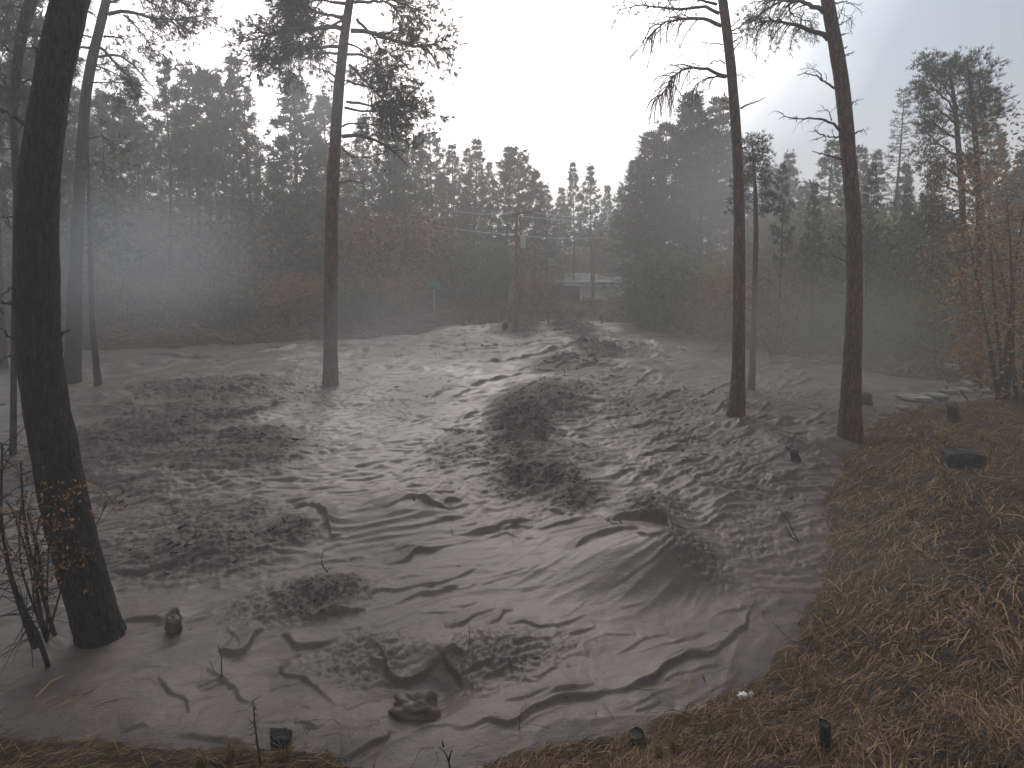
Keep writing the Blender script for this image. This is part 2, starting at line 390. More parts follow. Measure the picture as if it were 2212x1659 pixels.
RM = np.zeros_like(X); WN = fbm(X*.55, Y*.75, 3, 61)*1.1+.5*fbm(X*2.1, Y*2.6, 2, 64)
# pixel coordinates of each mud vertex, to spread the patches over the right stretch of the flow
cp, sp = math.cos(PITCH), math.sin(PITCH)
dz = mud_level(X, Y)-CAM_H; dep = Y*cp-dz*sp
PX = 1106+(X/dep*FOC)/PXS; PY = 829.5-((Y*sp+dz*cp)/dep*FOC-SHY*36)/PXS
for (cx, cy, rx, ry, a) in ROUGH:
    c = un_mud(cx, cy); c1 = un_mud(cx+rx, cy); c2 = un_mud(cx, cy-ry); c3 = un_mud(cx, cy+ry)
    ax = np.linalg.norm(c1-c); ay = np.linalg.norm(c2-c3)/2; cc = (c2+c3)/2
    q_ = (((X-cc[0])/ax)**2+((Y-cc[1])/ay)**2)*(1+.45*WN).clip(.55, 2)
    g = np.exp(-q_**1.5*.8)
    RM = np.maximum(RM, a*g)
RMn = RM*(.75+.5*perlin(X*1.1, Y*1.1, 31))
def bl(f, st, seed): return billow(sx*f+wx*2, tx*f*st+wy*2, 3, seed, .55)
b1 = bl(5.2, 1.6, 33); b2 = bl(4.0, 2.0, 35); b3 = bl(2.2, 2.4, 38)
nearw = 1-sstep(6, 11, dist); midw = sstep(6, 11, dist)*(1-sstep(16, 28, dist)); farw = sstep(16, 28, dist)
crink = nearw*b1*.9+midw*(b2+.35*b1)+farw*(b3*1.5+.5*b2)
Zm += RMn*crink*(1.55*nearw+1.15*midw+1.1*farw)+RM*.4*(midw+farw)*fbm(X*1.1, Y*1.6, 2, 39)
# ripples of the whole middle and far flow
Zm += midw*.030*(1-np.abs(perlin(sx*1.5+wx*2, tx*4.5+wy*2, 51))*2)+farw*.07*(1-np.abs(perlin(X*.5+wx, Y*.9+wy*2, 53))*2)+farw*.03*fbm(X*1.3, Y*2.2, 3, 54)
Zm += far*.12*fbm(X*.3, Y*.45, 2, 57)
# creases traced where the folds lie: (points P, height m, width m)
def z2(l): return [(734.5+u*.3359, 1106+v*.3359) for u, v in l]
def z1(l): return [(u*.3359, 1106+v*.3359) for u, v in l]
def z3(l): return [(1469+u*.3359, 1106+v*.3359) for u, v in l]
def zr(l): return [(1417+u*.2187, 829.5+v*.2187) for u, v in l]
CR = [(z2([(1740,112),(1820,92),(1900,90),(1960,108),(2050,155),(2110,215),(2140,290)]),.42,.13),(z2([(1890,300),(1990,330),(2080,345),(2150,320)]),.10,.08),
 (z2([(720,160),(860,150),(1000,130),(1050,90),(1120,100),(1240,120)]),.13,.10),
 (z2([(920,190),(990,165),(1080,145),(1110,165),(1190,185),(1300,200)]),.05,.05),
 (z2([(280,330),(450,310),(500,250),(640,245),(740,215)]),.10,.09),
 (z2([(170,545),(250,500),(400,490),(520,470),(600,470),(700,440),(800,400),(890,365)]),.10,.07),
 (z2([(360,575),(480,530),(620,510),(760,465)]),.07,.06),
 (z2([(680,745),(800,710),(880,650),(1000,640)]),.08,.06),(z2([(950,730),(1020,700),(1050,640),(1110,625)]),.07,.05),
 (z2([(1100,740),(1180,720),(1280,745),(1400,740),(1440,760)]),.07,.05),(z2([(1060,870),(1190,850),(1220,830),(1380,810),(1420,770),(1560,750)]),.07,.05),
 (z2([(1490,330),(1560,270),(1640,240),(1740,245),(1900,245)]),.16,.16),(z2([(700,600),(800,590),(900,560)]),.04,.05),
 (z2([(1040,410),(1180,380),(1260,390)]),.04,.04),(z2([(900,1060),(1010,1040),(1080,1000),(1180,1010)]),.07,.05),
 (z2([(780,985),(880,990),(960,975),(1040,880)]),.07,.05),(z2([(1180,1070),(1300,1060),(1400,1010)]),.05,.05),
 (z2([(660,1340),(740,1350),(820,1372),(880,1350),(960,1328),(1080,1360),(1160,1330),(1230,1290),(1280,1245),(1400,1225),(1540,1190),(1640,1175),(1800,1165),(2000,1060),(2212,935)])+z3([(120,905),(200,910),(290,850),(380,750),(440,660),(485,590)]),.11,.08),
 (z2([(1260,1230),(1400,1195),(1540,1150),(1650,1110)]),.05,.05),
 (z2([(170,830),(240,850),(290,900),(320,960),(340,1020),(450,1000),(560,965),(600,915),(650,895),(690,935),(760,975),(810,1050),(830,1100)]),.15,.08),
 (z2([(650,905),(690,880),(740,865),(800,900),(850,880)]),.10,.06),
 (z1([(1810,780),(1930,840),(2050,845),(2212,785)]),.12,.08),(z1([(1410,865),(1500,885),(1570,880),(1600,820),(1620,775),(1700,740)]),.15,.07),
 (z1([(1800,940),(1850,1000),(2000,1060),(2080,1140),(2140,1235)]),.07,.06),(z1([(1330,990),(1400,1050),(1480,1080),(1560,1160),(1640,1200)]),.06,.08),
 (z1([(1410,500),(1440,440),(1480,410),(1560,400),(1640,370)]),.06,.05),(z1([(1050,740),(1070,690),(1130,650),(1190,690)]),.14,.05),
 (z1([(780,715),(860,705),(960,698),(1050,725)]),.10,.06),(z1([(690,412),(800,415),(900,430),(1000,410),(1090,370),(1200,330),(1300,300),(1400,270),(1480,240),(1560,230),(1680,250)]),.12,.07),
 (z1([(1960,690),(2050,690),(2100,660),(2212,640)])+z2([(60,640),(160,625)]),.16,.06),
 (z1([(1900,1360),(1950,1350),(2040,1370)]),.05,.05),(z2([(0,1560),(100,1552),(180,1505),(280,1472),(300,1395),(350,1400)]),.08,.07),
 (z1([(1020,1060),(1080,1120),(1180,1190),(1240,1260)]),.05,.08),(z1([(1160,1415),(1250,1410),(1400,1430),(1560,1490),(1700,1500)]),.04,.05),
 (zr([(335,1110),(400,1020),(470,990),(520,985)]),.16,.10),(zr([(690,1040),(830,930),(930,770)]),.10,.08),(zr([(750,1000),(960,900),(1100,830)]),.10,.08),
 (zr([(900,1000),(1020,920),(1140,870)]),.08,.07),(zr([(300,1600),(480,1500),(600,1400),(750,1310)]),.08,.08),(zr([(560,1360),(700,1320),(820,1290),(980,1270)]),.06,.06),
 ([(830,1115),(870,1095),(900,1085),(940,1100),(975,1112),(1010,1095)],.16,.10),([(640,1105),(660,1100),(690,1110),(712,1140),(718,1165)],.22,.10),
 ([(420,900),(470,915),(540,905),(600,880),(640,870)],.20,.25),([(210,780),(300,770),(400,775),(560,770),(640,748)],.2,.4),
 ([(960,790),(1060,785),(1180,765),(1290,760),(1400,765)],.16,.25),([(950,768),(1050,752),(1200,740),(1400,748),(1560,740)],.14,.3),
 ([(1110,805),(1180,795),(1230,775)],.15,.25),([(900,840),(1000,835),(1080,815),(1180,810)],.14,.25)]
rc = np.random.RandomState(12)
for q in range(110):                    # many small wrinkles between the traced folds
    cx_, cy_ = 250+rc.rand()*1350, 1120+rc.rand()*470; ln = 60+110*rc.rand()**2; sl = -.22+.13*rc.normal(); am = rc.normal()*3
    CR.append(([(cx_+ln*t, cy_+sl*ln*t+am*math.sin(t*5+q)*1.5) for t in (-.5, -.2, .15, .5)], .012+.035*rc.rand()**2, .02+.03*rc.rand()))
for q in range(110):
    cx_, cy_ = 950+rc.rand()*850, 780+rc.rand()*360; ln = 45+80*rc.rand()**2; sl = -.12+.2*rc.normal()-.25*(cx_ > 1450)
    CR.append(([(cx_+ln*t, cy_+sl*ln*t+3*math.sin(t*5+q)) for t in (-.5, -.2, .15, .5)], .05+.07*rc.rand()**2, .05+.05*rc.rand()))
for pts, hgt, wd in CR:
    W = np.array([un_mud(*p) for p in pts]); Q, u = resample(W, max(8, 4*len(W)))
    lo = Q.min(0)-10*wd-.3; hi = Q.max(0)+10*wd+.3
    mk = (X > lo[0]) & (X < hi[0]) & (Y > lo[1]) & (Y < hi[1])
    x = X[mk]+.05*perlin(X[mk]*3, Y[mk]*3, 77); y = Y[mk]+.05*perlin(X[mk]*3, Y[mk]*3, 78)
    best = np.full(x.shape, 1e9); sg = np.zeros(x.shape); uu = np.zeros(x.shape)
    for i in range(len(Q)-1):
        a, b = Q[i], Q[i+1]; d = b-a; L = d@d+1e-12; tr = ((x-a[0])*d[0]+(y-a[1])*d[1])/L; t = np.clip(tr, 0, 1)
        dd = np.hypot(x-a[0]-t*d[0], y-a[1]-t*d[1]); k = dd < best
        cr_ = (d[0]*(y-a[1])-d[1]*(x-a[0])); best = np.where(k, dd, best); sg = np.where(k, np.sign(cr_), sg); uu = np.where(k, u[i]+(u[i+1]-u[i])*t, uu)
    dirs = W[-1]-W[0]
    camside = -1.0 if dirs[0] > 0 else 1.0        # points run left to right: right-hand side faces the camera
    sdst = best*sg*camside
    taper = np.sin(np.clip(uu, 0.0, 1)*math.pi)**.5*(1+.75*perlin(x*1.7+hgt*90, y*1.7, 80)).clip(.15, 2)
    wd_ = wd*(1+.4*perlin(x*2, y*2, 79))
    f = np.where(sdst < 0, np.exp(sdst/(wd_*2.4)), np.exp(-(np.maximum(sdst, 0)/(wd_*.26))**1.6)) - .10*np.exp(-((sdst-wd_*.45)/(wd_*.28))**2)
    Zm[mk] += hgt*(.52+.2*np.clip((W[0][1]-8)/8, 0, 1))*taper*f
W2 = fbm(X*.5, Y*.6, 3, 67)*.8
# mounds, pits: (P, rx m, ry m, h)
for (cx, cy, rx, ry, a) in [(1385,1190,1.15,.75,.30),(1445,1225,.35,.45,.16),(1340,1235,1.4,.6,.14),(905,1450,.62,.36,-.20),(960,1455,.2,.42,-.10),(560,1440,.7,.6,-.08),(655,1150,.5,.5,.12),
    (880,1120,.8,.6,.14),(1500,1215,.5,.35,-.06),(1535,1090,.9,.8,.28),(700,1275,.5,.4,.06),(1190,1010,1.4,1.0,.22),(1130,920,1.1,2.4,.35),(1280,772,1.5,2.5,.6),(1240,718,1.5,1.5,.45),
    (1110,712,2.6,1.5,.55),(1200,850,1.5,2.2,.35),(350,960,2.2,1.6,.35),(540,985,2,1.2,.28),(360,855,2.2,1.5,.5),(1400,800,3,2,.3),(1650,900,3,1.6,.3),(430,1195,1.6,.5,.12),(1700,960,.9,1.2,.35),(1600,1000,2,1.2,.2)]:
    c = un_mud(cx, cy); rg0 = min(1, max(0, (c[1]-8)/5)); Zm += a*(1-.38*rg0)*np.exp(-(((X+.7*rg0*WN-c[0])/rx)**2+((Y+1.0*rg0*W2-c[1])/ry)**2))
Zm += .007*(1-far)*fbm(X*9, Y*9, 2, 81)*(.25+RM*14).clip(0, 1)
Zm = Zm-.10*sstep(.5, -.3, S)
V = np.stack([X, Y, Zm], -1).reshape(-1, 3); F = grid_faces(nr, nc)[:, ::-1]
keep = (S.ravel()[F].max(1) > -.7); F = F[keep]
used = np.zeros(len(V), bool); used[F.ravel()] = True; idx = np.cumsum(used)-1
me = mesh_np('mud_flow', V[used], [idx[F]])
at = me.attributes.new('rubble_shade', 'FLOAT', 'POINT'); at.data.foreach_set('value', (np.clip(RM*10-.15, 0, 1)*(1-.62*nearw)).ravel()[used].astype(np.float32))
def mud_mat():
    m = bpy.data.materials.new('wet_mud'); m.use_nodes = True; nt = m.node_tree; b = nt.nodes['Principled BSDF']; L = nt.links
    tc = N(nt, 'ShaderNodeTexCoord'); mp = N(nt, 'ShaderNodeMapping'); mp.inputs['Rotation'].default_value = (0, 0, -math.atan2(ev[1], ev[0])); mp.inputs['Scale'].default_value = (1, 2.6, 1)
    L.new(tc.outputs['Object'], mp.inputs[0])
    n1 = N(nt, 'ShaderNodeTexNoise'); n1.inputs['Scale'].default_value = .8; n1.inputs['Detail'].default_value = 7; n1.inputs['Roughness'].default_value = .6; L.new(mp.outputs[0], n1.inputs['Vector'])
    r1 = N(nt, 'ShaderNodeValToRGB'); r1.color_ramp.elements[0].position = .32; r1.color_ramp.elements[1].position = .68
    r1.color_ramp.elements[0].color = (.060, .049, .043, 1); r1.color_ramp.elements[1].color = (.106, .087, .075, 1); L.new(n1.outputs['Fac'], r1.inputs[0])
    at = N(nt, 'ShaderNodeAttribute', attribute_name='rubble_shade')
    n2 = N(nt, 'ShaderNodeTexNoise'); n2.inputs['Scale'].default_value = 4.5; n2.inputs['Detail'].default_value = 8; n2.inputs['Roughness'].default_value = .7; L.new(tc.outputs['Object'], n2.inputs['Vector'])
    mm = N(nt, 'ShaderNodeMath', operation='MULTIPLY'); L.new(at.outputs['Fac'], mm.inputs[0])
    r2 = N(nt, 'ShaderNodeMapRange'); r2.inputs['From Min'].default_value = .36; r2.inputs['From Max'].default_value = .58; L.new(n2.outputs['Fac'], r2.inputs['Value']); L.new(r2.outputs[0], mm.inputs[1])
    mx = N(nt, 'ShaderNodeMix', data_type='RGBA'); L.new(mm.outputs[0], mx.inputs['Factor']); L.new(r1.outputs[0], mx.inputs['A']); mx.inputs['B'].default_value = (.022, .020, .019, 1)  # dark debris colour, with the shadows of the rough ridges painted in
    # scattered specks of bark and charcoal carried on the surface
    vo = N(nt, 'ShaderNodeTexVoronoi'); vo.voronoi_dimensions = '2D'; vo.inputs['Scale'].default_value = 5.0; vo.inputs['Randomness'].default_value = 1; L.new(mp.outputs[0], vo.inputs['Vector'])
    lt = N(nt, 'ShaderNodeMath', operation='LESS_THAN'); L.new(vo.outputs['Distance'], lt.inputs[0]); lt.inputs[1].default_value = .075
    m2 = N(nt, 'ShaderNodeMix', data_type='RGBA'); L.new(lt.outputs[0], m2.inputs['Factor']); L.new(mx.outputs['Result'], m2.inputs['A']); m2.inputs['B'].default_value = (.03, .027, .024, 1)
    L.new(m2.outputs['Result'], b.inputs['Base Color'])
    b.inputs['Specular IOR Level'].default_value = .29
    rg_ = N(nt, 'ShaderNodeMapRange'); rg_.inputs['To Min'].default_value = .42; rg_.inputs['To Max'].default_value = .85; L.new(at.outputs['Fac'], rg_.inputs['Value']); L.new(rg_.outputs[0], b.inputs['Roughness'])
    n3 = N(nt, 'ShaderNodeTexNoise'); n3.inputs['Scale'].default_value = 12; n3.inputs['Detail'].default_value = 10; n3.inputs['Roughness'].default_value = .65; L.new(mp.outputs[0], n3.inputs['Vector'])
    bp = N(nt, 'ShaderNodeBump'); bp.inputs['Strength'].default_value = .28; bp.inputs['Distance'].default_value = .03; L.new(n3.outputs['Fac'], bp.inputs['Height']); L.new(bp.outputs[0], b.inputs['Normal'])
    return m
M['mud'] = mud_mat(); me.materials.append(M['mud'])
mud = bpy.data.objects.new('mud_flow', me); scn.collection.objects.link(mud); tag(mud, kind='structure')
from mathutils.bvhtree import BVHTree
_az = np.linspace(math.radians(-56), math.radians(56), nc); _lr = np.log(np.geomspace(2.6, 62, nr))
def mud_z(x, y):
    """height of the finished mud surface"""
    r = np.hypot(x, y); a = np.arctan2(x, y)
    i = np.clip(np.round((np.log(np.maximum(r, 2.6))-_lr[0])/(_lr[-1]-_lr[0])*(nr-1)), 0, nr-1).astype(int)
    j = np.clip(np.round((a-_az[0])/(_az[-1]-_az[0])*(nc-1)), 0, nc-1).astype(int)
    return Zm[i, j]
def surf(x, y):
    g = float(ground_z(np.array([x]), np.array([y]))[0]); s = float(edge_sd(np.array([x]), np.array([y]))[0])
    return max(g, float(mud_z(np.array([x]), np.array([y]))[0])) if s > -.7 and y < 60 else g
def spot(px, py):
    p = un_ground(px, py)
    for _ in range(8):                       # walk along the sight line to the finished surface
        z = surf(p[0], p[1]); d = ray(px, py); t = (z-CAM_H)/d[2]
        if d[2] > -.3: break
        q = np.array([d[0]*t, d[1]*t, z]); p = .5*p+.5*q
    p[2] = surf(p[0], p[1]); return p
# ------------------------------------------------------------------ standing trees close to the flow
def at_path(pts, Y, dY=None):
    P = np.array([at_y(p[0], p[1], Y+(0 if dY is None else dY[i])) for i, p in enumerate(pts)])
    W = np.array([p[2] if len(p) > 2 else 10 for p in pts], float)
    dep = P[:, 1]*math.cos(PITCH)-(P[:, 2]-CAM_H)*math.sin(PITCH)
    return P, W*.5*PXS/FOC*dep
def zmA(l): return [(u*.25, v*.25) for u, v in l]
def zmD(l): return [(518+u*.25, v*.25) for u, v in l]
def zmE(l): return [(1330.6+u*.2344, v*.2344) for u, v in l]
def zmH(l): return [(1900.8+u*.2605, 259+v*.2605) for u, v in l]
def limb(root, base, pts, Y, r0, live=0, twigs=14, droop=.5, tl=.6, seed=0, dy=None, m='twig', fresh='needles', tsize=.17, tn=12, tw=.010, name='branch', cr_mb=None, upw=.35):
    """one limb traced at its real distance; live > 0 adds needle tufts to the crown mesh"""
    rng = np.random.RandomState(seed+5); mb = MB()
    n = len(pts); dyv = np.linspace(0, (rng.rand()*1.6-.8) if dy is None else dy, n)
    P, _ = at_path(pts, Y, dyv); P, s = resample(P, 14)
    P[1:-1] += rng.normal(size=(12, 3))*.012
    tube(mb, P, np.linspace(r0, max(.004, r0*.22), 14), 6, .15, rng)
    L = np.linalg.norm(np.diff(P, axis=0), axis=1).sum(); C = []; D = []
    for q in range(twigs):
        u = .25+.75*rng.rand()**.8; pb = np.array([np.interp(u, s, P[:, k]) for k in range(3)]); i = min(12, int(u*13)); T = P[i+1]-P[i]; T /= np.linalg.norm(T)
        side = rng.normal(size=3); side -= side@T*T; side /= np.linalg.norm(side)
        d = T*(.5+.4*rng.rand())+side*.8; l2 = tl*(.4+.8*rng.rand())*(1.1-.5*u)
        k = 7; Q = [pb]; dd = d/np.linalg.norm(d); curl = rng.normal(size=3)*.18
        for j in range(k-1):
            dd = dd+np.array([0, 0, -droop*(.16+.1*j)])+curl*.5; dd /= np.linalg.norm(dd); Q.append(Q[-1]+dd*l2/(k-1))
        Q = np.array(Q); tube(mb, Q, np.linspace(r0*.28+.002, .0025, k), 4, cap=False)
        for b in range(2 if live else 3):
            j = rng.randint(2, k-1); e = rng.normal(size=3)*.5+dd; e /= np.linalg.norm(e); l3 = l2*(.25+.35*rng.rand())
            e2 = e+[0, 0, -.6*droop]
            R_ = np.array([Q[j], Q[j]+e*l3*.5, Q[j]+e*l3*.5+e2/np.linalg.norm(e2)*l3*.5]); tube(mb, R_, [.004, .003, .002], 3, cap=False)
            if live: C.append(R_[-1]); D.append(e+[0, 0, upw])
        if live: C.append(Q[-1]); D.append(dd+[0, 0, upw])
        if live and rng.rand() < .6: C.append(Q[4]); D.append(dd+[0, 0, upw])
    o = mb.build(name, M[m], root, offset=base)
    if live and C:
        C = np.array(C); D = np.array(D); D /= np.linalg.norm(D, axis=1)[:, None]
        C2 = np.repeat(C, live, 0)+rng.normal(size=(len(C)*live, 3))*(.10 if live > 1 else 0); D2 = np.repeat(D, live, 0)
        tufts(cr_mb, C2, D2, tsize, tn, tw, rng, .75)
    return o
def trunk_obj(root, base, pts, Y, m, sides=22, rough=.06, seed=1, n=60):
    P, R = at_path(pts, Y); Q, s = resample(np.c_[P, R], n)
    mb = MB(); tube(mb, Q[:, :3], Q[:, 3], sides, rough, np.random.RandomState(seed)); mb.build('trunk', M[m], root, offset=base); return Q

# A: the big dark pine at the edge of the flow
b = spot(216, 1372); YA = b[1]
A = empty('pine_tree', b, 'thick blackened pine in the left foreground, largest and nearest trunk', 'tree')
trunk_obj(A, b, [(246,1470,150),(226,1400,104),(216,1371,84),(186,1265,83),(156,1160,84),(135,1060,84),(118,972,82),(98,870,80),(87,785,79),(82,690,78),(80,600,77),(80,470,75),(90,336,70),(102,250,67),(115,168,66),(151,0,66),(185,-140,62)], YA, 'bark_black', 34, .07, 3, 90)
for k, (pts, r) in enumerate([([(62,270),(50,262),(30,252),(-12,232)],.035),([(50,752),(35,738),(18,722),(-5,700)],.018),([(48,662),(22,655),(-12,652)],.02),([(122,270),(134,264),(146,262)],.022),([(122,732),(136,722),(153,711)],.018),([(60,575),(70,540),(52,500)],.010),([(95,130),(70,95),(50,88)],.016),([(44,560),(28,500),(12,470)],.010)]):
    limb(A, b, pts, YA, r, 0, 3 if k in (0, 2) else 0, .2, .35, 100+k, dy=-.1 if k != 0 else .2)

# B: second pine behind it, with needled limbs at the top
b = spot(155, 826); YB = b[1]
B = empty('pine_tree', b, 'tall dark pine just behind the blackened foreground trunk, beside a thin trunk', 'tree')
trunk_obj(B, b, [(152,850,46),(155,822,36),(158,760,31),(160,680,28),(164,560,25),(170,440,22),(178,300,20),(186,200,19),(198,130,19),(208,90,18),(230,0,16),(262,-130,13)], YB, 'bark_black', 16, .05, 4)
cm = MB()
for k, (pts, r, lv, tg) in enumerate([(zmA([(930,120),(1000,95),(1070,88),(1180,120),(1300,155),(1420,165),(1600,170),(1690,200)]),.07,1,34),
  (zmA([(1070,130),(1130,180),(1180,230),(1250,310),(1300,400)]),.04,1,16),(zmA([(900,320),(980,318),(1080,330),(1130,350)]),.04,1,12),
  (zmA([(1500,-60),(1560,20),(1640,60),(1720,90)]),.04,1,18),(zmA([(940,20),(1150,-40),(1300,20),(1400,80),(1420,140)]),.05,1,26),(zmA([(960,-60),(1250,-80),(1500,-20),(1700,40)]),.06,1,34),
  (zmA([(860,410),(940,470),(1030,590),(1200,745),(1330,840)]),.055,0,5),(zmA([(850,490),(960,470),(1065,485),(1220,630),(1345,790)]),.05,0,5),
  (zmA([(800,560),(900,590),(1000,640),(1180,740)]),.035,1,14),(zmA([(780,410),(700,405),(640,420),(560,500)]),.05,1,20),(zmA([(790,320),(680,290),(600,330)]),.04,1,16),
  (zmA([(800,120),(700,60),(600,40)]),.04,1,22),(zmA([(770,560),(850,560),(950,540),(1010,520)]),.03,1,12),(zmA([(760,700),(880,720),(1010,700),(1100,780)]),.03,1,14)]):
    limb(B, b, pts, YB, r, lv, tg, .25, 1.25 if lv else .5, 200+k, cr_mb=cm, tsize=.24, tn=12, tw=.016)
cm.build('crown', M['needles'], B, offset=b)

# L: slim tree at the picture's edge, left of the big trunk
b = spot(28, 985); YL = b[1]
T = empty('pine_tree', b, 'slim crooked dark pine left of the thick blackened foreground trunk, at the far left edge', 'tree')
trunk_obj(T, b, [(28,1000,14),(29,900,12),(30,760,11),(31,640,10),(33,540,10),(36,440,12),(33,340,13),(28,255,13),(36,150,17),(46,75,20),(68,0,24),(100,-110,22)], YL, 'bark_black', 12, .08, 5)
cm = MB()
for k, (pts, lv) in enumerate([([(40,120),(20,110),(0,90),(-20,80)],1),([(33,200),(15,190),(-15,200)],1),([(50,70),(75,60),(95,90),(110,130)],1),([(42,110),(70,100),(95,110)],1),([(30,300),(60,250),(80,200)],1),([(35,250),(10,170),(-10,120)],1),
   ([(36,470),(10,468),(-15,470)],0),([(30,620),(0,640),(-20,660)],0),([(30,760),(-5,790)],0),([(60,20),(20,10),(-20,30)],1),([(38,180),(70,170),(90,210)],1),([(30,350),(50,330),(70,340)],1)]):
    limb(T, b, pts, YL, .03, lv, 16 if lv else 4, .2, .8 if lv else .35, 300+k, cr_mb=cm, tsize=.18, tn=12, tw=.012)
cm.build('crown', M['needles'], T, offset=b)

# C: thin trunk with swollen foot
b = spot(212, 834)
T = empty('pine_tree', b, 'thin dark pine trunk standing in the grey mud, second trunk behind the thick blackened one', 'tree')
trunk_obj(T, b, [(213,850,20),(212,830,15),(208,790,13),(203,740,11),(199,690,10),(196,600,9),(193,480,8),(190,360,6),(188,260,4)], b[1], 'bark_black', 12, .05, 6)
cm = MB()
for k in range(9):
    y0 = 300+k*28; sg = -1 if k % 2 else 1
    limb(T, b, [(191,y0),(191+sg*28,y0-8),(191+sg*58,y0+14)], b[1], .025, 1, 12, .3, 1.0, 330+k, cr_mb=cm, tsize=.24, tn=9, tw=.02)
cm.build('crown', M['needles'], T, offset=b)

# D: the tall live pine left of centre
b = spot(714, 832); YD = b[1]
D = empty('pine_tree', b, 'tall ponderosa pine with reddish trunk and wide needled limbs left of the bright sky', 'tree')
trunk_obj(D, b, [(714,850,40),(714,828,32),(714,740,29),(714,640,28),(717,470,27),(720,375,25),(725,290,24),(730,210,23),(738,130,21),(745,70,19),(756,0,17),(777,-120,12)], YD, 'bark_red', 20, .05, 7)
cm = MB()
LD = [([(960,265),(1080,262),(1200,300),(1350,352),(1500,412),(1600,405),(1780,345)],.085,1,40),([(1010,160),(1080,250),(1180,340),(1215,420),(1215,540)],.06,1,22),
 ([(985,20),(1150,10),(1290,15),(1350,80),(1400,170),(1460,235)],.06,1,30),([(985,-60),(1200,-40),(1400,30),(1550,90)],.06,1,30),([(1700,-40),(1760,-10),(1720,0)],.02,1,3),
 ([(940,560),(1000,600),(1080,700),(1180,800),(1260,890),(1380,980)],.06,1,28),([(930,470),(1050,470),(1150,520),(1250,650)],.05,1,28),([(925,700),(1050,740),(1200,770),(1390,770)],.05,1,30),
 ([(920,880),(1080,900),(1250,920),(1400,920),(1560,935)],.05,1,34),([(940,380),(1050,420),(1120,500),(1200,560)],.04,1,20),([(910,930),(1050,960),(1250,960),(1500,1030)],.05,1,28),
 ([(890,250),(820,225),(740,220),(620,262),(400,265),(230,295),(100,350)],.085,1,44),([(905,150),(780,130),(690,110),(560,90),(430,80)],.07,1,40),([(895,180),(840,190),(780,230),(700,290),(560,340)],.05,1,30),
 ([(855,405),(760,400),(620,420),(480,420),(330,500)],.06,1,34),([(850,462),(760,455),(640,462),(500,480)],.05,1,24),([(920,30),(800,20),(650,-10),(480,20)],.06,1,36),([(930,-60),(700,-60),(500,-20),(420,40)],.06,1,34),
 ([(400,270),(330,320),(250,400),(160,480)],.04,1,22),
 ([(825,665),(790,640),(740,608),(645,578)],.045,0,3),([(845,556),(790,515),(725,485)],.04,0,2),([(885,1095),(940,1070),(1020,1062),(1200,1080),(1310,1120)],.04,0,4),
 ([(885,1180),(980,1165),(1090,1178),(1280,1270),(1400,1370),(1450,1440)],.075,0,7),([(880,1265),(940,1345),(1010,1370),(1110,1345),(1200,1420),(1280,1510)],.035,0,8),([(860,1580),(960,1560),(1120,1600)],.03,0,5)]
for k, (pts, r, lv, tg) in enumerate(LD):
    limb(D, b, zmD(pts), YD, r, lv, tg, .25, 1.5 if lv else .6, 400+k, cr_mb=cm, tsize=.27, tn=12, tw=.022)
cm.build('crown', M['needles'], D, offset=b)

# E: bare trunk with hanging dead twigs
b = spot(1590, 900); YE = b[1]
E = empty('pine_tree', b, 'bare-trunked pine with dead drooping twig sprays, left of the thick reddish trunk', 'tree')
trunk_obj(E, b, [(1588,930,52),(1589,898,40),(1594,850,31),(1595,800,28),(1596,720,25),(1597,553,25),(1597,450,22),(1594,352,21),(1588,250,21),(1581,164,20),(1572,80,20),(1561,0,19),(1548,-110,17)], YE, 'bark_red', 20, .05, 8)
cm = MB()
LE = [([(970,240),(880,190),(800,160),(720,158),(640,178),(520,182),(440,210),(350,280),(300,360)],.052,0,26,1.1,1.3),([(450,210),(330,240),(280,330),(240,420),(130,525)],.018,0,12,.9,.7),
 ([(1020,705),(950,675),(860,645),(740,612),(660,622),(560,665),(500,740),(440,850),(370,940)],.048,0,46,1.3,1.3),([(1010,715),(940,700),(830,720),(760,760),(700,860)],.028,0,20,1.2,1.0),
 ([(950,125),(860,50),(720,60),(620,90),(500,95),(380,75),(260,20),(150,60),(30,85)],.045,1,22,.4,.8),([(930,40),(820,10),(660,-20),(480,10)],.04,1,18,.3,.8),
 ([(1000,590),(965,550),(900,575),(820,605)],.018,0,4,-.3,.5),([(780,600),(700,590),(610,520),(570,470)],.014,0,4,-.3,.4),
 ([(985,408),(900,400),(780,395),(715,365)],.016,0,3,.1,.3),([(1060,245),(1120,200),(1150,150)],.018,1,5,0,.4),([(1075,390),(1130,350),(1200,320)],.02,0,4,.1,.3),([(1085,460),(1130,410),(1160,350)],.018,0,2,0,.3),
 ([(1060,280),(1150,250),(1230,200),(1330,190)],.018,1,10,.3,.5),([(1065,310),(1150,300),(1210,240)],.014,0,6,.4,.4),
 ([(1145,1000),(1210,970),(1300,935),(1385,893)],.028,0,0,0,.1),([(1040,945),(985,925),(950,905)],.014,0,3,.6,.4),([(1035,992),(975,992)],.014,0,0,0,.2),([(1115,690),(1160,680),(1170,740),(1130,790)],.010,0,8,.8,.4)]
for k, (pts, r, lv, tg, dr, tl) in enumerate(LE):
    limb(E, b, zmE(pts), YE, r, lv, tg, dr, tl, 500+k, cr_mb=cm, tsize=.17, tn=9, tw=.009, dy=(.5 if k % 2 else -.4), m='twig')
cm.build('crown', M['needles'], E, offset=b)

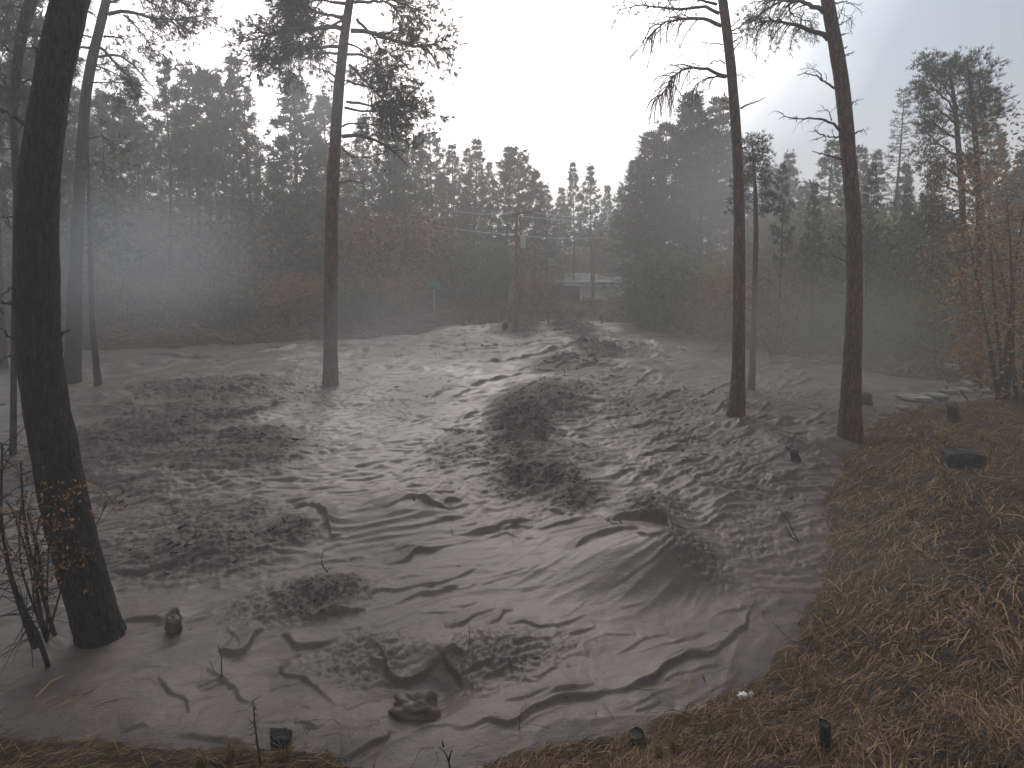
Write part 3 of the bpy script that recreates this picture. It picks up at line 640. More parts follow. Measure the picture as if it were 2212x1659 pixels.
# G: the thick reddish trunk on the right bank
b = spot(1836, 945); YG = b[1]
G = empty('pine_tree', b, 'thick reddish pine with short broken branches at the edge of the needle bank', 'tree')
trunk_obj(G, b, [(1836,985,66),(1836,944,50),(1837,900,44),(1839,820,37),(1844,720,33),(1846,620,31),(1846,553,30),(1843,450,29),(1832,328,30),(1825,240,29),(1816,164,28),(1800,70,27),(1787,0,26),(1768,-110,24)], YG, 'bark_red', 24, .06, 9, 80)
cm = MB()
LG = [([(1955,360),(1880,310),(1780,275),(1650,235),(1520,190),(1400,190),(1280,215)],.06,1,22,.9,.8),([(1915,115),(1860,75),(1740,20),(1600,0),(1400,0)],.06,1,30,.9,.9),([(1500,20),(1380,90),(1300,160),(1210,230)],.03,1,14,.7,.8),([(1600,30),(1600,120),(1720,180),(1800,210)],.02,1,14,.8,.6),
 ([(2015,815),(1960,780),(1910,750),(1860,700),(1790,680),(1670,697)],.026,0,5,.1,.4),([(1905,745),(1880,670),(1820,628),(1690,635)],.016,0,4,0,.35),([(2060,1200),(2000,1135),(1930,1105),(1820,1090),(1700,1090),(1560,1097),(1535,1045)],.034,0,9,.5,.45),
 ([(1985,1110),(1960,1030),(1885,965)],.016,0,2,0,.3),([(2070,1275),(1990,1265),(1930,1250),(1850,1290)],.026,0,3,0,.3),([(1925,1250),(1860,1230),(1825,1180)],.02,0,3,0,.2),([(2090,1470),(1990,1445),(1900,1420),(1810,1392)],.032,0,0,0,.1),
 ([(2020,30),(2100,18),(2212,40)],.022,0,2,.1,.4),([(2050,180),(2080,90),(2100,40)],.016,0,5,.2,.5),([(2060,225),(2130,190),(2190,150)],.016,0,6,.5,.5),([(2075,322),(2150,308)],.016,0,0,0,.2),([(2105,520),(2150,495),(2200,470)],.02,0,1,0,.2),([(2095,450),(2138,430)],.012,0,0,0,.2),
 ([(2170,965),(2210,925),(2260,915)],.014,0,2,.2,.2),([(2190,1240),(2240,1210),(2290,1190),(2300,1220)],.022,0,3,0,.25),([(2200,1370),(2255,1330)],.016,0,0,0,.1),([(2050,1890),(2110,1900)],.02,0,0,0,.1)]
for k, (pts, r, lv, tg, dr, tl) in enumerate(LG):
    limb(G, b, zmE(pts), YG, r, lv, tg, dr, tl, 600+k, cr_mb=cm, tsize=.16, tn=9, tw=.009, dy=(.3 if k % 2 else -.3), m='twig')
limb(G, b, [(1852,575),(1800,552),(1770,548)], YG, .02, 0, 5, .6, .5, 650); limb(G, b, [(1845,553),(1815,520),(1790,505)], YG, .014, 0, 3, .3, .4, 651)
cm.build('crown', M['needles'], G, offset=b)

# F: slim pine right behind E
b = spot(1625, 842); YF = b[1]
F_ = empty('pine_tree', b, 'slim grey pine close behind the bare trunk with drooping twigs', 'tree')
trunk_obj(F_, b, [(1622,870,22),(1623,838,16),(1626,770,13),(1628,700,12),(1631,600,11),(1633,500,10),(1632,420,8),(1628,350,5),(1624,298,2.5)], YF, 'bark_far', 12, .05, 10)
cm = MB()
for k in range(11):
    y0 = 612+k*13; sg = (-1)**k; L_ = 50+18*math.sin(k*2.3)
    limb(F_, b, [(1629,y0),(1629+sg*L_*.5,y0-14),(1629+sg*L_,y0+18+6*(k % 3))], YF, .02, 0, 9, .9, .9, 700+k)
for k in range(17):
    t = k/16; y0 = 310+150*t; sg = (-1)**k; L_ = 10+26*t
    limb(F_, b, [(1628,y0+4),(1628+sg*L_*.5,y0-2),(1628+sg*L_,y0-6)], YF, .012, 2, 6, .05, .35, 730+k, cr_mb=cm, tsize=.14, tn=9, tw=.016)
cm.build('crown', M['needles'], F_, offset=b)

# H: the two leaning pines at the far right
b = spot(2083, 815); YH = b[1]
Hh = empty('pine_tree', b, 'dark pine on the right with long upswept needled limbs over the sky', 'tree')
trunk_obj(Hh, b, [(2083,840,20),(2083,800,17),(2081,690,14),(2081,600,13),(2082,520,13),(2078,415,12),(2072,340,11),(2066,259,9),(2058,190,7),(2048,135,3)], YH, 'bark_far', 12, .05, 11)
cm = MB(); rr = random.Random(5)
LH = [([(655,470),(560,400),(450,370),(340,305)],.05,24),([(650,310),(560,250),(460,175),(375,85)],.05,24),([(640,160),(540,100),(440,20),(360,-60)],.05,22),([(620,20),(520,-60),(420,-140),(350,-180)],.045,22),([(620,-80),(520,-200),(420,-260),(340,-300)],.04,22),
 ([(670,600),(560,560),(470,520),(430,420)],.045,24),([(680,780),(560,740),(430,700)],.04,26),([(690,860),(560,870),(420,850)],.04,24),([(600,-180),(520,-300),(420,-400),(350,-440)],.035,22),([(590,-260),(500,-400),(440,-460)],.03,20),([(580,-330),(620,-420),(700,-400)],.03,20),
 ([(640,60),(720,60),(780,100)],.03,20),([(660,240),(720,300),(780,330)],.03,20),([(660,400),(730,420),(770,400)],.03,18),([(620,-100),(720,-150),(800,-100)],.03,22),([(620,-200),(740,-260),(820,-200)],.03,20),([(680,560),(740,600),(790,570)],.03,18),([(690,900),(600,960),(500,940)],.03,20)]
for k, (pts, r, tg) in enumerate(LH):
    limb(Hh, b, zmH(pts), YH, r, 2, tg, -.12, .6, 760+k, cr_mb=cm, tsize=.17, tn=9, tw=.016, upw=1.0)
cm.build('crown', M['needles'], Hh, offset=b)
b = spot(2112, 835); YK = b[1]
K = empty('pine_tree', b, 'straight bare trunk beside the upswept-limbed pine, half behind orange oak leaves', 'tree')
trunk_obj(K, b, [(2112,860,22),(2112,820,18),(2113,700,15),(2114,600,14),(2116,470,13),(2111,350,11),(2104,259,10),(2095,180,7),(2088,130,3)], YK, 'bark_far', 12, .05, 12)
cm = MB()
for k, (pts, tg) in enumerate([([(800,-100),(860,-140),(900,-180)],14),([(790,-60),(860,-20),(920,-60)],14),([(780,-200),(860,-300),(880,-380)],14),([(770,-300),(700,-360),(640,-420)],14),([(760,-380),(720,-460),(760,-500)],14),([(810,120),(860,60),(900,10)],8),([(800,20),(740,-20),(700,-80)],12),([(845,520),(780,500),(730,540)],3),([(850,700),(900,680)],3)]):
    limb(K, b, zmH(pts), YK, .03, 2 if k < 7 else 0, tg, -.05, .6, 800+k, cr_mb=cm, tsize=.17, tn=9, tw=.016)
cm.build('crown', M['needles'], K, offset=b)

# ------------------------------------------------------------------ the forest: prototypes, then copies
def make_thing(name, label, cat, group, wood, leafmb, wm, lm, wname='trunk', lname='crown'):
    r = empty(name, (0, 0, 0), label, cat, group)
    wood.build(wname, M[wm], r); leafmb.build(lname, M[lm], r); return r
def dup(src, loc, rot, sc, label, group=None, lm=None):
    c = src.copy(); scn.collection.objects.link(c); c.location = [float(v) for v in loc]; c.rotation_euler = (0, 0, rot); c.scale = sc if hasattr(sc, '__len__') else (sc, sc, sc)
    c['label'] = label
    if group: c['group'] = group
    for ch in src.children:
        k = ch.copy(); scn.collection.objects.link(k); k.parent = c
        if lm and ch.name.startswith(('crown', 'foliage')): k.material_slots[0].link = 'OBJECT'; k.material_slots[0].material = M[lm]
    return c
PROTO = {}
def proto(key, *a, cls='pine', **kw):
    """a prototype is built when its first copy is wanted, and that first one is the prototype itself"""
    PROTO[key] = dict(args=a, kw=kw, cls=cls, obj=None)
proto('p1', 21, 15, .20, 6.0, 2.3, 'pond', 24, 4, size=.34, nt=7, w=.07, tw=6)
proto('p2', 22, 15, .18, 7.0, 2.0, 'pond', 22, 4, size=.34, nt=7, w=.07, tw=6, density=.85)
proto('p3', 23, 15, .17, 4.0, 2.5, 'cone', 28, 4, size=.34, nt=7, w=.07, tw=6)
proto('p4', 24, 15, .20, 8.5, 1.9, 'round', 16, 4, size=.36, nt=7, w=.075, tw=7)
proto('p5', 25, 15, .15, 7.5, 1.5, 'pond', 20, 3, size=.34, nt=7, w=.065, tw=5, density=.8)
proto('p6', 26, 15, .18, 3.0, 2.9, 'pond', 26, 5, size=.38, nt=7, w=.08, tw=7)
proto('spire', 27, 15, .13, 6.5, .95, 'spire', 36, 4, size=.17, nt=4, w=.03, tw=4)
proto('b1', 31, 4.2, 4.4, 3800, .10, 7, cls='bush')
proto('b2', 32, 3.2, 4.4, 3000, .10, 8, cls='bush')
proto('b3', 33, 5.0, 3.6, 3800, .11, 6, cls='bush', clump=.5)
PH = {k: (15. if k[0] in 'ps' else {'b1': 4.2, 'b2': 3.2, 'b3': 5.0}[k]) for k in PROTO}
nplace = {}
def place(key, loc, h, name, label, cat, group=None, rot=None, wide=1.0, lm=None):
    p = PROTO[key]; sc = h/PH[key]; rg = random.Random(len(bpy.data.objects)); rot = rg.random()*6.28 if rot is None else rot
    isb = p['cls'] == 'bush'; dm = 'leaf_brown' if isb else 'needles_far'
    if p['obj'] is None:
        w, n = (bush if isb else pine)(*p['args'], **p['kw'])
        o = make_thing(name, label, cat, group, w, n, 'twig' if isb else 'bark_far', dm, 'stems' if isb else 'trunk', 'foliage' if isb else 'crown'); p['obj'] = o
        o.location = [float(v) for v in loc]; o.rotation_euler = (0, 0, rot); o.scale = (sc*wide, sc*wide, sc)
        for ch in o.children:
            if lm and ch.name.startswith(('crown', 'foliage')): ch.material_slots[0].link = 'OBJECT'; ch.material_slots[0].material = M[lm]
        return o
    o = dup(p['obj'], loc, rot, (sc*wide, sc*wide, sc), label, group, lm or dm); o.name = name; o['category'] = cat
    if group is None and 'group' in o: del o['group']
    return o
ORD = 'first second third fourth fifth sixth seventh eighth ninth tenth eleventh twelfth thirteenth fourteenth fifteenth sixteenth seventeenth eighteenth nineteenth twentieth twenty-first twenty-second twenty-third twenty-fourth'.split()
def forest(spec, where, group, fmt):
    """spec: (P x of the top, P y of the top, distance m, kind, width factor); left to right"""
    for i, (tx_, ty_, dd_, key, wd) in enumerate(sorted(spec)):
        d = ray(tx_, 561); X_ = d[0]/d[1]*dd_; z = gz(X_, dd_); top = at_y(tx_, ty_, dd_)
        X_ = top[0]; z = gz(X_, dd_); h = top[2]-z
        place(key, (X_, dd_, z-.15), h, 'pine_tree', fmt.format(ORD[i], where), 'tree', group, wide=wd*15/max(h, 4)*.9 if h > 15 else wd)
forest([(250,215,36,'p4',1.1),(300,168,40,'p2',1.0),(345,120,38,'p5',1.0),(408,150,44,'p4',1.3),(452,165,46,'p4',1.3),(490,120,44,'p1',1.25),(525,240,50,'p2',1.0)], 'on the left slope', 'pines on the left skyline',
       'hazy skyline pine {1}, {0} counted from the blackened trunk')
forest([(545,190,40,'spire',1.6),(608,300,46,'p2',.9),(648,175,40,'p6',1.35),(690,210,46,'p6',1.3),(787,250,50,'p1',.9),(830,225,44,'p3',1.0)], 'around the tall ponderosa', 'pines behind the tall ponderosa',
       'hazy pine {1}, {0} from the left')
forest([(862,282,52,'p1',1.),(893,300,48,'p4',1.),(935,290,54,'p4',1.0),(975,312,56,'p1',.9),(1005,318,58,'p5',1.),(1024,298,52,'p1',.85),(1060,350,60,'p3',.8)], 'down the falling skyline', 'pines on the falling skyline left of the utility pole',
       'dark pine {1}, {0} towards the pole')
forest([(1092,316,50,'p1',1.2),(1124,330,50,'p4',1.1),(1152,368,50,'p3',1.1),(1180,398,56,'p1',1.1),(1213,404,62,'p3',.9),(1240,350,56,'p1',.65),(1281,356,54,'p1',.8),(1310,400,60,'p3',.8),(1345,402,62,'p1',1.)], 'beyond the utility pole and white building', 'pines in the skyline gap behind the white building',
       'low-gap pine {1}, {0} from the left')
forest([(1400,285,44,'p6',1.3),(1440,262,42,'p1',1.4),(1484,203,40,'p6',1.3),(1543,208,42,'p1',1.4),(1375,345,46,'p1',1.3),(1575,290,44,'p4',1.3),(1515,250,38,'p4',1.2)], 'in the dense clump right of the building', 'dense pines between the white building and the bare trunk',
       'big dense pine {1}, {0} from the left')
forest([(1680,365,42,'p4',.9),(1714,328,40,'p1',.85),(1660,352,46,'p5',1.),(1752,400,44,'p4',.9),(1797,300,36,'p1',1.1),(1858,315,38,'p1',.9),(1890,322,40,'p5',1.),(1962,352,38,'p3',.9),(2008,385,36,'p3',.9)], 'beyond the thick reddish trunk', 'pines against the grey-blue sky on the right',
       'green skyline pine {1}, {0} from the left')
forest([(2142,268,34,'p5',1.),(2168,283,32,'p3',.75),(2200,325,32,'p1',.9),(2235,300,30,'p6',.9)], 'above the orange oak', 'pines behind the orange oak',
       'green pine {1}, {0} from the left')
forest([(15,-150,23,'p4',.8),(78,-60,26,'p2',.9),(128,70,30,'p1',.9),(-50,-100,22,'p1',.9)], 'behind the blackened trunk', 'pines close behind the blackened trunk', 'dense dark pine {1}, {0} from the left')
d = at_y(1918, 192, 36); z = gz(d[0], 36); o = place('spire', (d[0]+.5, 36, z), d[2]-z, 'spruce_tree', 'thin pointed half-bare spruce rising alone above the trees on the right', 'tree', None, wide=1.25)
forest([(1690,345,27,'p5',.7),(1765,390,27,'p1',.5),(1885,350,25,'p5',.7),(1965,400,26,'p1',.5),(2000,410,24,'p5',.6),(2035,430,24,'p5',.6)], 'in the murk of the right hollow', 'slim pines in the right hollow', 'slim dark pine {1}, {0} from the left')
# filling rows: slim trunks and crowns one cannot tell apart
rg = random.Random(3)
def fill(n, x0, x1, d0, d1, tops, label, group, keys):
    for i in range(n):
        px = x0+(x1-x0)*(i+rg.random())/n; Yd = d0+(d1-d0)*rg.random(); ty = np.interp(px, *tops)+rg.random()*70
        top = at_y(px, ty, Yd); z = gz(top[0], Yd); h = max(4, top[2]-z)
        place(rg.choice(keys), (top[0], Yd, z-.2), h, 'pine_tree', f'{label}, {ORD[i]} from left', 'tree', group, wide=(13/max(h, 9)))
TOPS = ([-100,100,300,520,600,700,860,1050,1180,1350,1450,1600,1750,1900,2100,2300],[150,150,210,240,360,300,320,370,430,430,330,360,420,410,400,360])
fill(20, -60, 520, 42, 72, TOPS, 'slim hazy left slope forest pine', 'slim pines filling the left slope', ['p1','p2','p5','p4'])
fill(22, 540, 1060, 50, 80, TOPS, 'slim dark pine inside the forest left of the pole', 'slim pines filling the middle slope', ['p1','p2','p5','p3'])
fill(10, 1090, 1380, 66, 90, TOPS, 'small distant pine above the white building', 'small distant pines in the gap', ['p1','p3','p5'])
fill(12, 1380, 1800, 46, 70, TOPS, 'hazy pine inside the woods behind the bare trunks', 'hazy pines behind the bare trunks', ['p1','p3','p6'])
fill(12, 1800, 2300, 40, 62, TOPS, 'dim dark pine inside the right woods', 'dim pines filling the right woods', ['p1','p3','p6','p5'])

# ------------------------------------------------------------------ shrubs
def shrub(px, by, ty, key, lm, label, wide=1.0, group=None, name='oak_shrub', Yd=None):
    if Yd is None: p = un_ground(px, by, 12)
    else:
        t = at_y(px, by, Yd); p = np.array([t[0], Yd, gz(t[0], Yd)])
    top = at_y(px, ty, p[1]); h = max(.6, top[2]-p[2])
    return place(key, (p[0], p[1], p[2]-.1), h, name, label, 'shrub', group, wide=wide, lm=lm)
shrub(1437, 712, 545, 'b3', 'leaf_green', 'big dark green bush standing at the mud edge right of the white building', 1.1)
shrub(1395, 705, 590, 'b1', 'leaf_green', 'rounded green bush hiding the right end of the white building', 1.0)
shrub(1490, 715, 600, 'b1', 'leaf_olive', 'olive bush between the big green bush and the bare trunk', 1.0)
shrub(1545, 722, 585, 'b3', 'leaf_brown', 'rusty brown shrub just left of the bare trunk with drooping twigs', .9)
shrub(1128, 640, 505, 'b3', 'leaf_orange', 'salmon-orange oak directly behind the utility pole transformer', .6, name='oak_shrub', Yd=50)
shrub(1300, 600, 505, 'b1', 'leaf_brown', 'brown shrub behind the right half of the concrete wall', 1.0, Yd=66)
shrub(1335, 600, 480, 'b3', 'leaf_green', 'tall green shrub behind the right end of the concrete wall', 1.0, Yd=64)
shrub(1262, 600, 500, 'b3', 'leaf_green', 'dark shrub directly behind the concrete wall', 1.0, Yd=68)
shrub(1193, 600, 510, 'b2', 'leaf_olive', 'olive-yellow shrub above the flat roof, right of the salmon-orange oak', .8, Yd=62)
shrub(1235, 600, 530, 'b1', 'leaf_orange', 'faded orange shrub above the concrete wall', .8, Yd=64)
shrub(1150, 650, 590, 'b2', 'leaf_brown', 'brown shrub at the foot of the roof left of the dark panel', .8, Yd=44)
shrub(1160, 668, 622, 'b2', 'leaf_vine', 'yellow-green vine mound right beside the utility pole', .9, name='vine_mound')
shrub(1205, 674, 648, 'b2', 'leaf_vine', 'low yellow-green vine mound under the dark brown panel', 1.0, name='vine_mound')
shrub(1255, 684, 664, 'b2', 'leaf_vine', 'flattest green vine mound at the corner of the white wall', 1.0, name='vine_mound')
shrub(1030, 640, 485, 'b1', 'leaf_green', 'broad dark green shrub left of the utility pole', 1.0, Yd=50)
shrub(960, 650, 500, 'b1', 'leaf_green', 'dark green shrub above the green road sign', 1.0, Yd=48)
shrub(1075, 655, 520, 'b3', 'leaf_green', 'dim green shrub close beside the thin white marker post', .8, Yd=48)
for i, (px, by, ty, key, lm, Yd) in enumerate([(880,655,440,'b3','leaf_brown',46),(930,640,440,'b1','leaf_orange',58),(820,670,450,'b1','leaf_brown',44),(760,680,470,'b3','leaf_brown',44),(680,690,450,'b1','leaf_brown',44),(620,690,470,'b3','leaf_olive',42),(560,700,480,'b1','leaf_brown',42),
    (500,705,440,'b3','leaf_green',44),(430,710,450,'b1','leaf_brown',42),(370,715,480,'b3','leaf_green',42),(310,720,440,'b1','leaf_brown',40),(250,730,420,'b3','leaf_olive',38),(190,735,430,'b1','leaf_brown',38),(120,740,400,'b3','leaf_green',36),(50,745,450,'b1','leaf_brown',34),(0,750,500,'b3','leaf_green',34)]):
    o = shrub(px, by, ty, key, lm, f'dim {["brown","olive","dark green"][["leaf_brown","leaf_olive","leaf_green"].index(lm)] if lm != "leaf_orange" else "rusty orange"} shrub under the left slope, {ORD[i]} counted leftwards from the sign', 1.15, 'shrubs under the left slope pines', Yd=Yd)
for i, (px, by, ty, key, lm, Yd) in enumerate([(150,700,560,'b1','leaf_brown',33),(240,735,600,'b2','leaf_green',34),(330,738,600,'b2','leaf_brown',35),(420,735,610,'b2','leaf_brown',35),(520,735,610,'b2','leaf_green',36),(610,730,600,'b2','leaf_brown',36),(700,725,600,'b2','leaf_brown',37),(790,722,610,'b2','leaf_green',37),(870,715,600,'b2','leaf_brown',38)]):
    shrub(px, by, ty, key, lm, f'low front-row shrub on the far mud edge, {ORD[i]} from the left', 1.25, 'low shrubs along the far mud edge', Yd=Yd)
for i, (px, by, ty, key, lm, Yd) in enumerate([(1650,745,470,'b3','leaf_brown',34),(1700,750,430,'b1','leaf_olive',36),(1745,755,470,'b3','leaf_olive',33),(1790,760,450,'b1','leaf_olive',34),(1880,770,470,'b3','leaf_green',30),(1930,775,450,'b1','leaf_green',29),(1990,780,480,'b3','leaf_green',28),(2040,790,560,'b1','leaf_green',26),
    (1680,752,620,'b2','leaf_brown',28),(1760,762,640,'b2','leaf_green',27),(1860,775,640,'b2','leaf_green',25),(1950,785,640,'b2','leaf_green',25),(1590,735,560,'b2','leaf_olive',33)]):
    shrub(px, by, ty, key, lm, f'dim shrub in the woods right of the bare trunk, {ORD[i]} in its cluster', 1.1, 'murky shrubs in the right woods', Yd=Yd)
# the orange oak at the right edge
b = spot(2185, 870); w_, l_ = bush(91, 6.6, 3.4, 9500, .042, 7, .42)
o = make_thing('oak_tree', 'orange-leaved oak at the right edge with a dark forked stem', 'tree', None, w_, l_, 'twig', 'leaf_orange', 'trunk', 'crown')
top = at_y(2170, 285, b[1]); o.location = [b[0]+.1, b[1], b[2]]; s_ = (top[2]-b[2])/6.6; o.scale = (s_*1.1, s_*1.1, s_)
# ------------------------------------------------------------------ utility poles and wires
def ang_pole(px, by, ty, w, label, arm=None, can=None, Yd=None):
    p = spot(px, by) if Yd is None else np.array([at_y(px, by, Yd)[0], Yd, gz(at_y(px, by, Yd)[0], Yd)])
    r = empty('utility_pole', p, label, 'utility pole', 'utility poles along the road'); top = at_y(px, ty, p[1]); rad = w*.5*PXS/FOC*p[1]
    mb = MB(); P = np.array([[0, 0, -.4], [0, 0, (top[2]-p[2])*.5], [top[0]-p[0], 0, top[2]-p[2]]]); P, _ = resample(P, 8); tube(mb, P, np.linspace(rad*1.15, rad*.8, 8), 12); mb.build('pole', M['pole'], r)
    if arm:
        (ax, ay), (bx, by2) = arm; a = at_y(ax, ay, p[1])-p; c = at_y(bx, by2, p[1])-p; mb = MB()
        a[1] = c[1] = -rad*.8; tube(mb, np.array([a, (a+c)/2, c]), [.065, .065, .065], 4); mb.build('crossarm', M['pole'], r, smooth=False)
        for t in (.05, .5, .95):
            q = a+(c-a)*t; mb = MB(); tube(mb, np.array([q+[0, 0, .05], q+[0, 0, .12], q+[0, 0, .2]]), [.05, .035, .045], 8); mb.build('insulator', M['steel'], r)
    if can:
        cx, cy0, cy1, cw = can; a = at_y(cx, cy1, p[1])-p; c = at_y(cx, cy0, p[1])-p; mb = MB(); a[1] = c[1] = -.05; rc = cw*.5*PXS/FOC*p[1]
        tube(mb, np.array([a, a+(c-a)*.05, a+(c-a)*.9, c]), [rc*.9, rc, rc, rc*.8], 14); mb.build('transformer', M['steel'], r, smooth=False)
        mb = MB(); q = c; tube(mb, np.array([q, q+[.05, 0, .1], q+[.05, 0, .2]]), [.05, .03, .04], 8); mb.build('bushing', M['steel'], r)
    return p, top
p1, t1 = ang_pole(1116, 706, 456, 9, 'reddish wooden utility pole with crossarm and grey transformer standing at the far mud edge', ((1100,464),(1150,457)), (1130,508,536,11))
p2, t2 = ang_pole(1281, 664, 512, 6.5, 'shorter plain wooden utility pole in front of the white wall', Yd=49)
p3, t3 = ang_pole(1618, 640, 478, 6, 'hazy utility pole with a pale transformer, just right of the bare drooping-twig trunk', None, (1616,509,531,9), Yd=44)
def wire(pts, label):
    P = np.array([at_y(x, y, Y_) for x, y, Y_ in pts]); Q = []
    for a, c in zip(P[:-1], P[1:]):
        for t in np.linspace(0, 1, 9)[:-1]: Q.append(a+(c-a)*t-np.array([0, 0, .5*t*(1-t)]))
    Q.append(P[-1]); mb = MB(); tube(mb, np.array(Q), .020, 5); o = mb.build('power_line', M['wire']); tag(o, label, 'power line', 'power lines')
wire([(905,481,46),(1118,508,p1[1]),(1281,513,49),(1600,513,44),(1970,508,40),(2100,488,38)], 'lowest thin pale power line, sagging across the transformer to the shorter pole')
wire([(960,452,50),(1100,463,p1[1]),(1300,478,49),(1480,469,46),(1618,462,44)], 'upper thin power line running from the crossarm to the hazy pole')
wire([(1040,455,60),(1148,458,p1[1]),(1290,470,56)], 'short faint power line leaving the right end of the crossarm')

# ------------------------------------------------------------------ white building and retaining wall
YB_ = 51.0
def quad_wall(mb, tl, tr, br, bl, Yl, Yr, th=.25):
    a = at_y(*tl, Yl); b_ = at_y(*tr, Yr); c = at_y(*br, Yr); d = at_y(*bl, Yl); V = np.array([a, b_, c, d]); W = V+[0, th, 0]
    mb.add(np.vstack([V, W]), np.array([(0,3,2,1),(4,5,6,7),(0,1,5,4),(1,2,6,5),(2,3,7,6),(3,0,4,7)]))
g0 = at_y(1250, 662, YB_); base = np.array([g0[0], YB_, gz(g0[0], YB_)])
R_ = empty('white_building', base, 'low white flat-roofed building with a dark brown panelled end behind the shorter pole', 'building')
def part(name, m, *q, **kw):
    mb = MB(); quad_wall(mb, *q, **kw); return mb.build(name, M[m], R_, smooth=False, offset=base)
part('wall', 'white', (1256,615), (1330,619), (1330,690), (1256,690), YB_, YB_, th=5)
part('garage_panel', 'dark_panel', (1182,615), (1253,622), (1253,690), (1182,690), YB_-.6, YB_-.3, th=4.6)
part('corner_post', 'white', (1253.5,620), (1257,620), (1257,690), (1253.5,690), YB_-.35, YB_-.35, th=.2)
part('door', 'boards', (1259,642), (1275,642), (1275,668), (1259,668), YB_-.06, YB_-.06, th=.05)
mb = MB(); a = at_y(1172, 612, YB_-1); c = at_y(1344, 613, YB_-1)
box(mb, a[0], c[0], YB_-.75, YB_+6, a[2]-.12, a[2]+.05); mb.build('roof', M['roofing'], R_, smooth=False, offset=base)
part('fascia', 'white', (1216,614.5), (1334,617), (1334,619.5), (1216,616.8), YB_-.79, YB_-.79, th=.03)
mb = MB(); quad_wall(mb, (1220,590), (1282,590), (1282,700), (1220,700), 59, 59, .3); quad_wall(mb, (1282,590), (1318,600), (1318,700), (1282,700), 59.02, 59.5, .3); quad_wall(mb, (1318,600), (1345,596), (1345,700), (1318,700), 59.52, 58, .3)
o = mb.build('retaining_wall', M['concrete'], smooth=False, offset=at_y(1280, 600, 59)*[1, 1, 0]); tag(o, 'weathered pale concrete retaining wall above the flat roof of the white building', 'wall')

# ------------------------------------------------------------------ road sign, marker post
p = un_ground(938, 668, 15); p = np.array([at_y(938, 660, 40)[0], 40, gz(at_y(938, 660, 40)[0], 40)])
R_ = empty('road_sign', p, 'small green road sign with pale lettering on a post by the dark green shrubs', 'sign')
a = at_y(926, 609, 40)-p; c = at_y(952, 625, 40)-p
mb = MB(); box(mb, a[0], c[0], -.02, .02, c[2], a[2]); mb.build('sign_panel', M['sign_green'], R_, smooth=False)
mb = MB(); tube(mb, np.array([[.0, .05, -.4], [.0, .05, 1], [0, .05, a[2]-.05]]), .04, 6); mb.build('post', M['steel'], R_)
p = np.array([at_y(1101, 650, 40)[0], 40, gz(at_y(1101, 650, 40)[0], 40)]); t = at_y(1101, 620, 40)
mb = MB(); h = t[2]; box(mb, p[0]-.04, p[0]+.04, 39.98, 40.02, p[2]-.3, h); o = mb.build('marker_post', M['stone'], smooth=False, offset=p); tag(o, 'thin white marker post left of the reddish utility pole', 'marker post')
for i, (px, by, ty) in enumerate([(1101, 697, 683), (1184, 697, 676), (1300, 697, 680), (1060, 700, 686)]):
    p = spot(px, by+3); t = at_y(px, ty, p[1]); mb = MB(); tube(mb, np.array([p-[0, 0, .3], (p+t)/2, t]), [.06, .05, .05], 6); o = mb.build('fence_post', M['twig'], offset=p)
    tag(o, ['short dark fence post just left of the utility pole foot', 'thin dark fence post right of the utility pole foot', 'dark fence post below the vine mound at the mud edge', 'leftmost short dark fence post on the far mud edge'][i], 'post', 'fence posts on the far mud edge')

# ------------------------------------------------------------------ stumps, logs, rocks, litter
def lump(name, px, py, wpx, hpx, m, label, cat, seed, sink=.2, boxy=0., up=None, group=None, dpt=.8, rotz=0., jag=.12):
    p = spot(px, py); rng = np.random.RandomState(seed); dep = p[1]; w = wpx*.5*PXS/FOC*dep; h = hpx*PXS/FOC*dep
    n, k = 20, 26; th = np.linspace(0, math.pi, n); ph = np.arange(k)*2*math.pi/k; T_, P_ = np.meshgrid(th, ph, indexing='ij')
    x, y, z = np.sin(T_)*np.cos(P_), np.sin(T_)*np.sin(P_), np.cos(T_)
    if boxy: e = 1-boxy; f = lambda v: np.sign(v)*np.abs(v)**e; x, y, z = f(x), f(y), f(z)
    r = 1+jag*perlin(x*1.8+seed, y*1.8+z*1.3, seed)+jag*.5*perlin(x*5+seed, y*5+z*4, seed+1)
    V = np.stack([x*w*r, y*w*dpt*r, z*h*.5*r+h*(.5-sink)], -1).reshape(-1, 3); c, s = math.cos(rotz), math.sin(rotz); V = V@np.array([[c, s, 0], [-s, c, 0], [0, 0, 1]])
    i = np.arange(n-1)[:, None]*k; j = np.arange(k)[None, :]; F = np.stack([i+j, i+k+j, i+k+(j+1) % k, i+(j+1) % k], -1).reshape(-1, 4)
    mb = MB(); mb.add(V+p, F); o = mb.build(name, M[m], offset=p); return tag(o, label, cat, group)
lump('burnt_log', 2078, 1009, 78, 44, 'charred', 'blocky charred log chunk lying on the brown needle bank at right', 'log', 1, .17, .55, rotz=-.1, dpt=.5, jag=.16)
def stump(px, by, ty, w, label, m='charred', seed=1, lean=0, group='stumps on the banks'):
    p = spot(px, by); t = at_y(px+lean, ty, p[1]); r = w*.5*PXS/FOC*p[1]; rng = np.random.RandomState(seed)
    root = empty('tree_stump', p, label, 'stump', group); mb = MB(); H_ = t-p; H_[1] = 0
    P = np.array([[0, 0, -.2], [0, 0, .02], H_*.35, H_*.7, H_]); tube(mb, P, [r*1.5, r*1.25, r*1.05, r, r*.98], 14, .22, rng, cap=False); mb.build('bark', M[m], root)
    mb = MB(); k = 14; th = np.arange(k)*2*math.pi/k; V = np.array([[H_[0]+r*.97*math.cos(a), r*.97*math.sin(a), H_[2]-.012+.05*r*rng.normal()] for a in th]+[[H_[0], 0, H_[2]-.03]])
    mb.add(V, {3: np.array([(i, (i+1) % k, k) for i in range(k)])}); mb.build('cut_top', M['twig'], root); return root
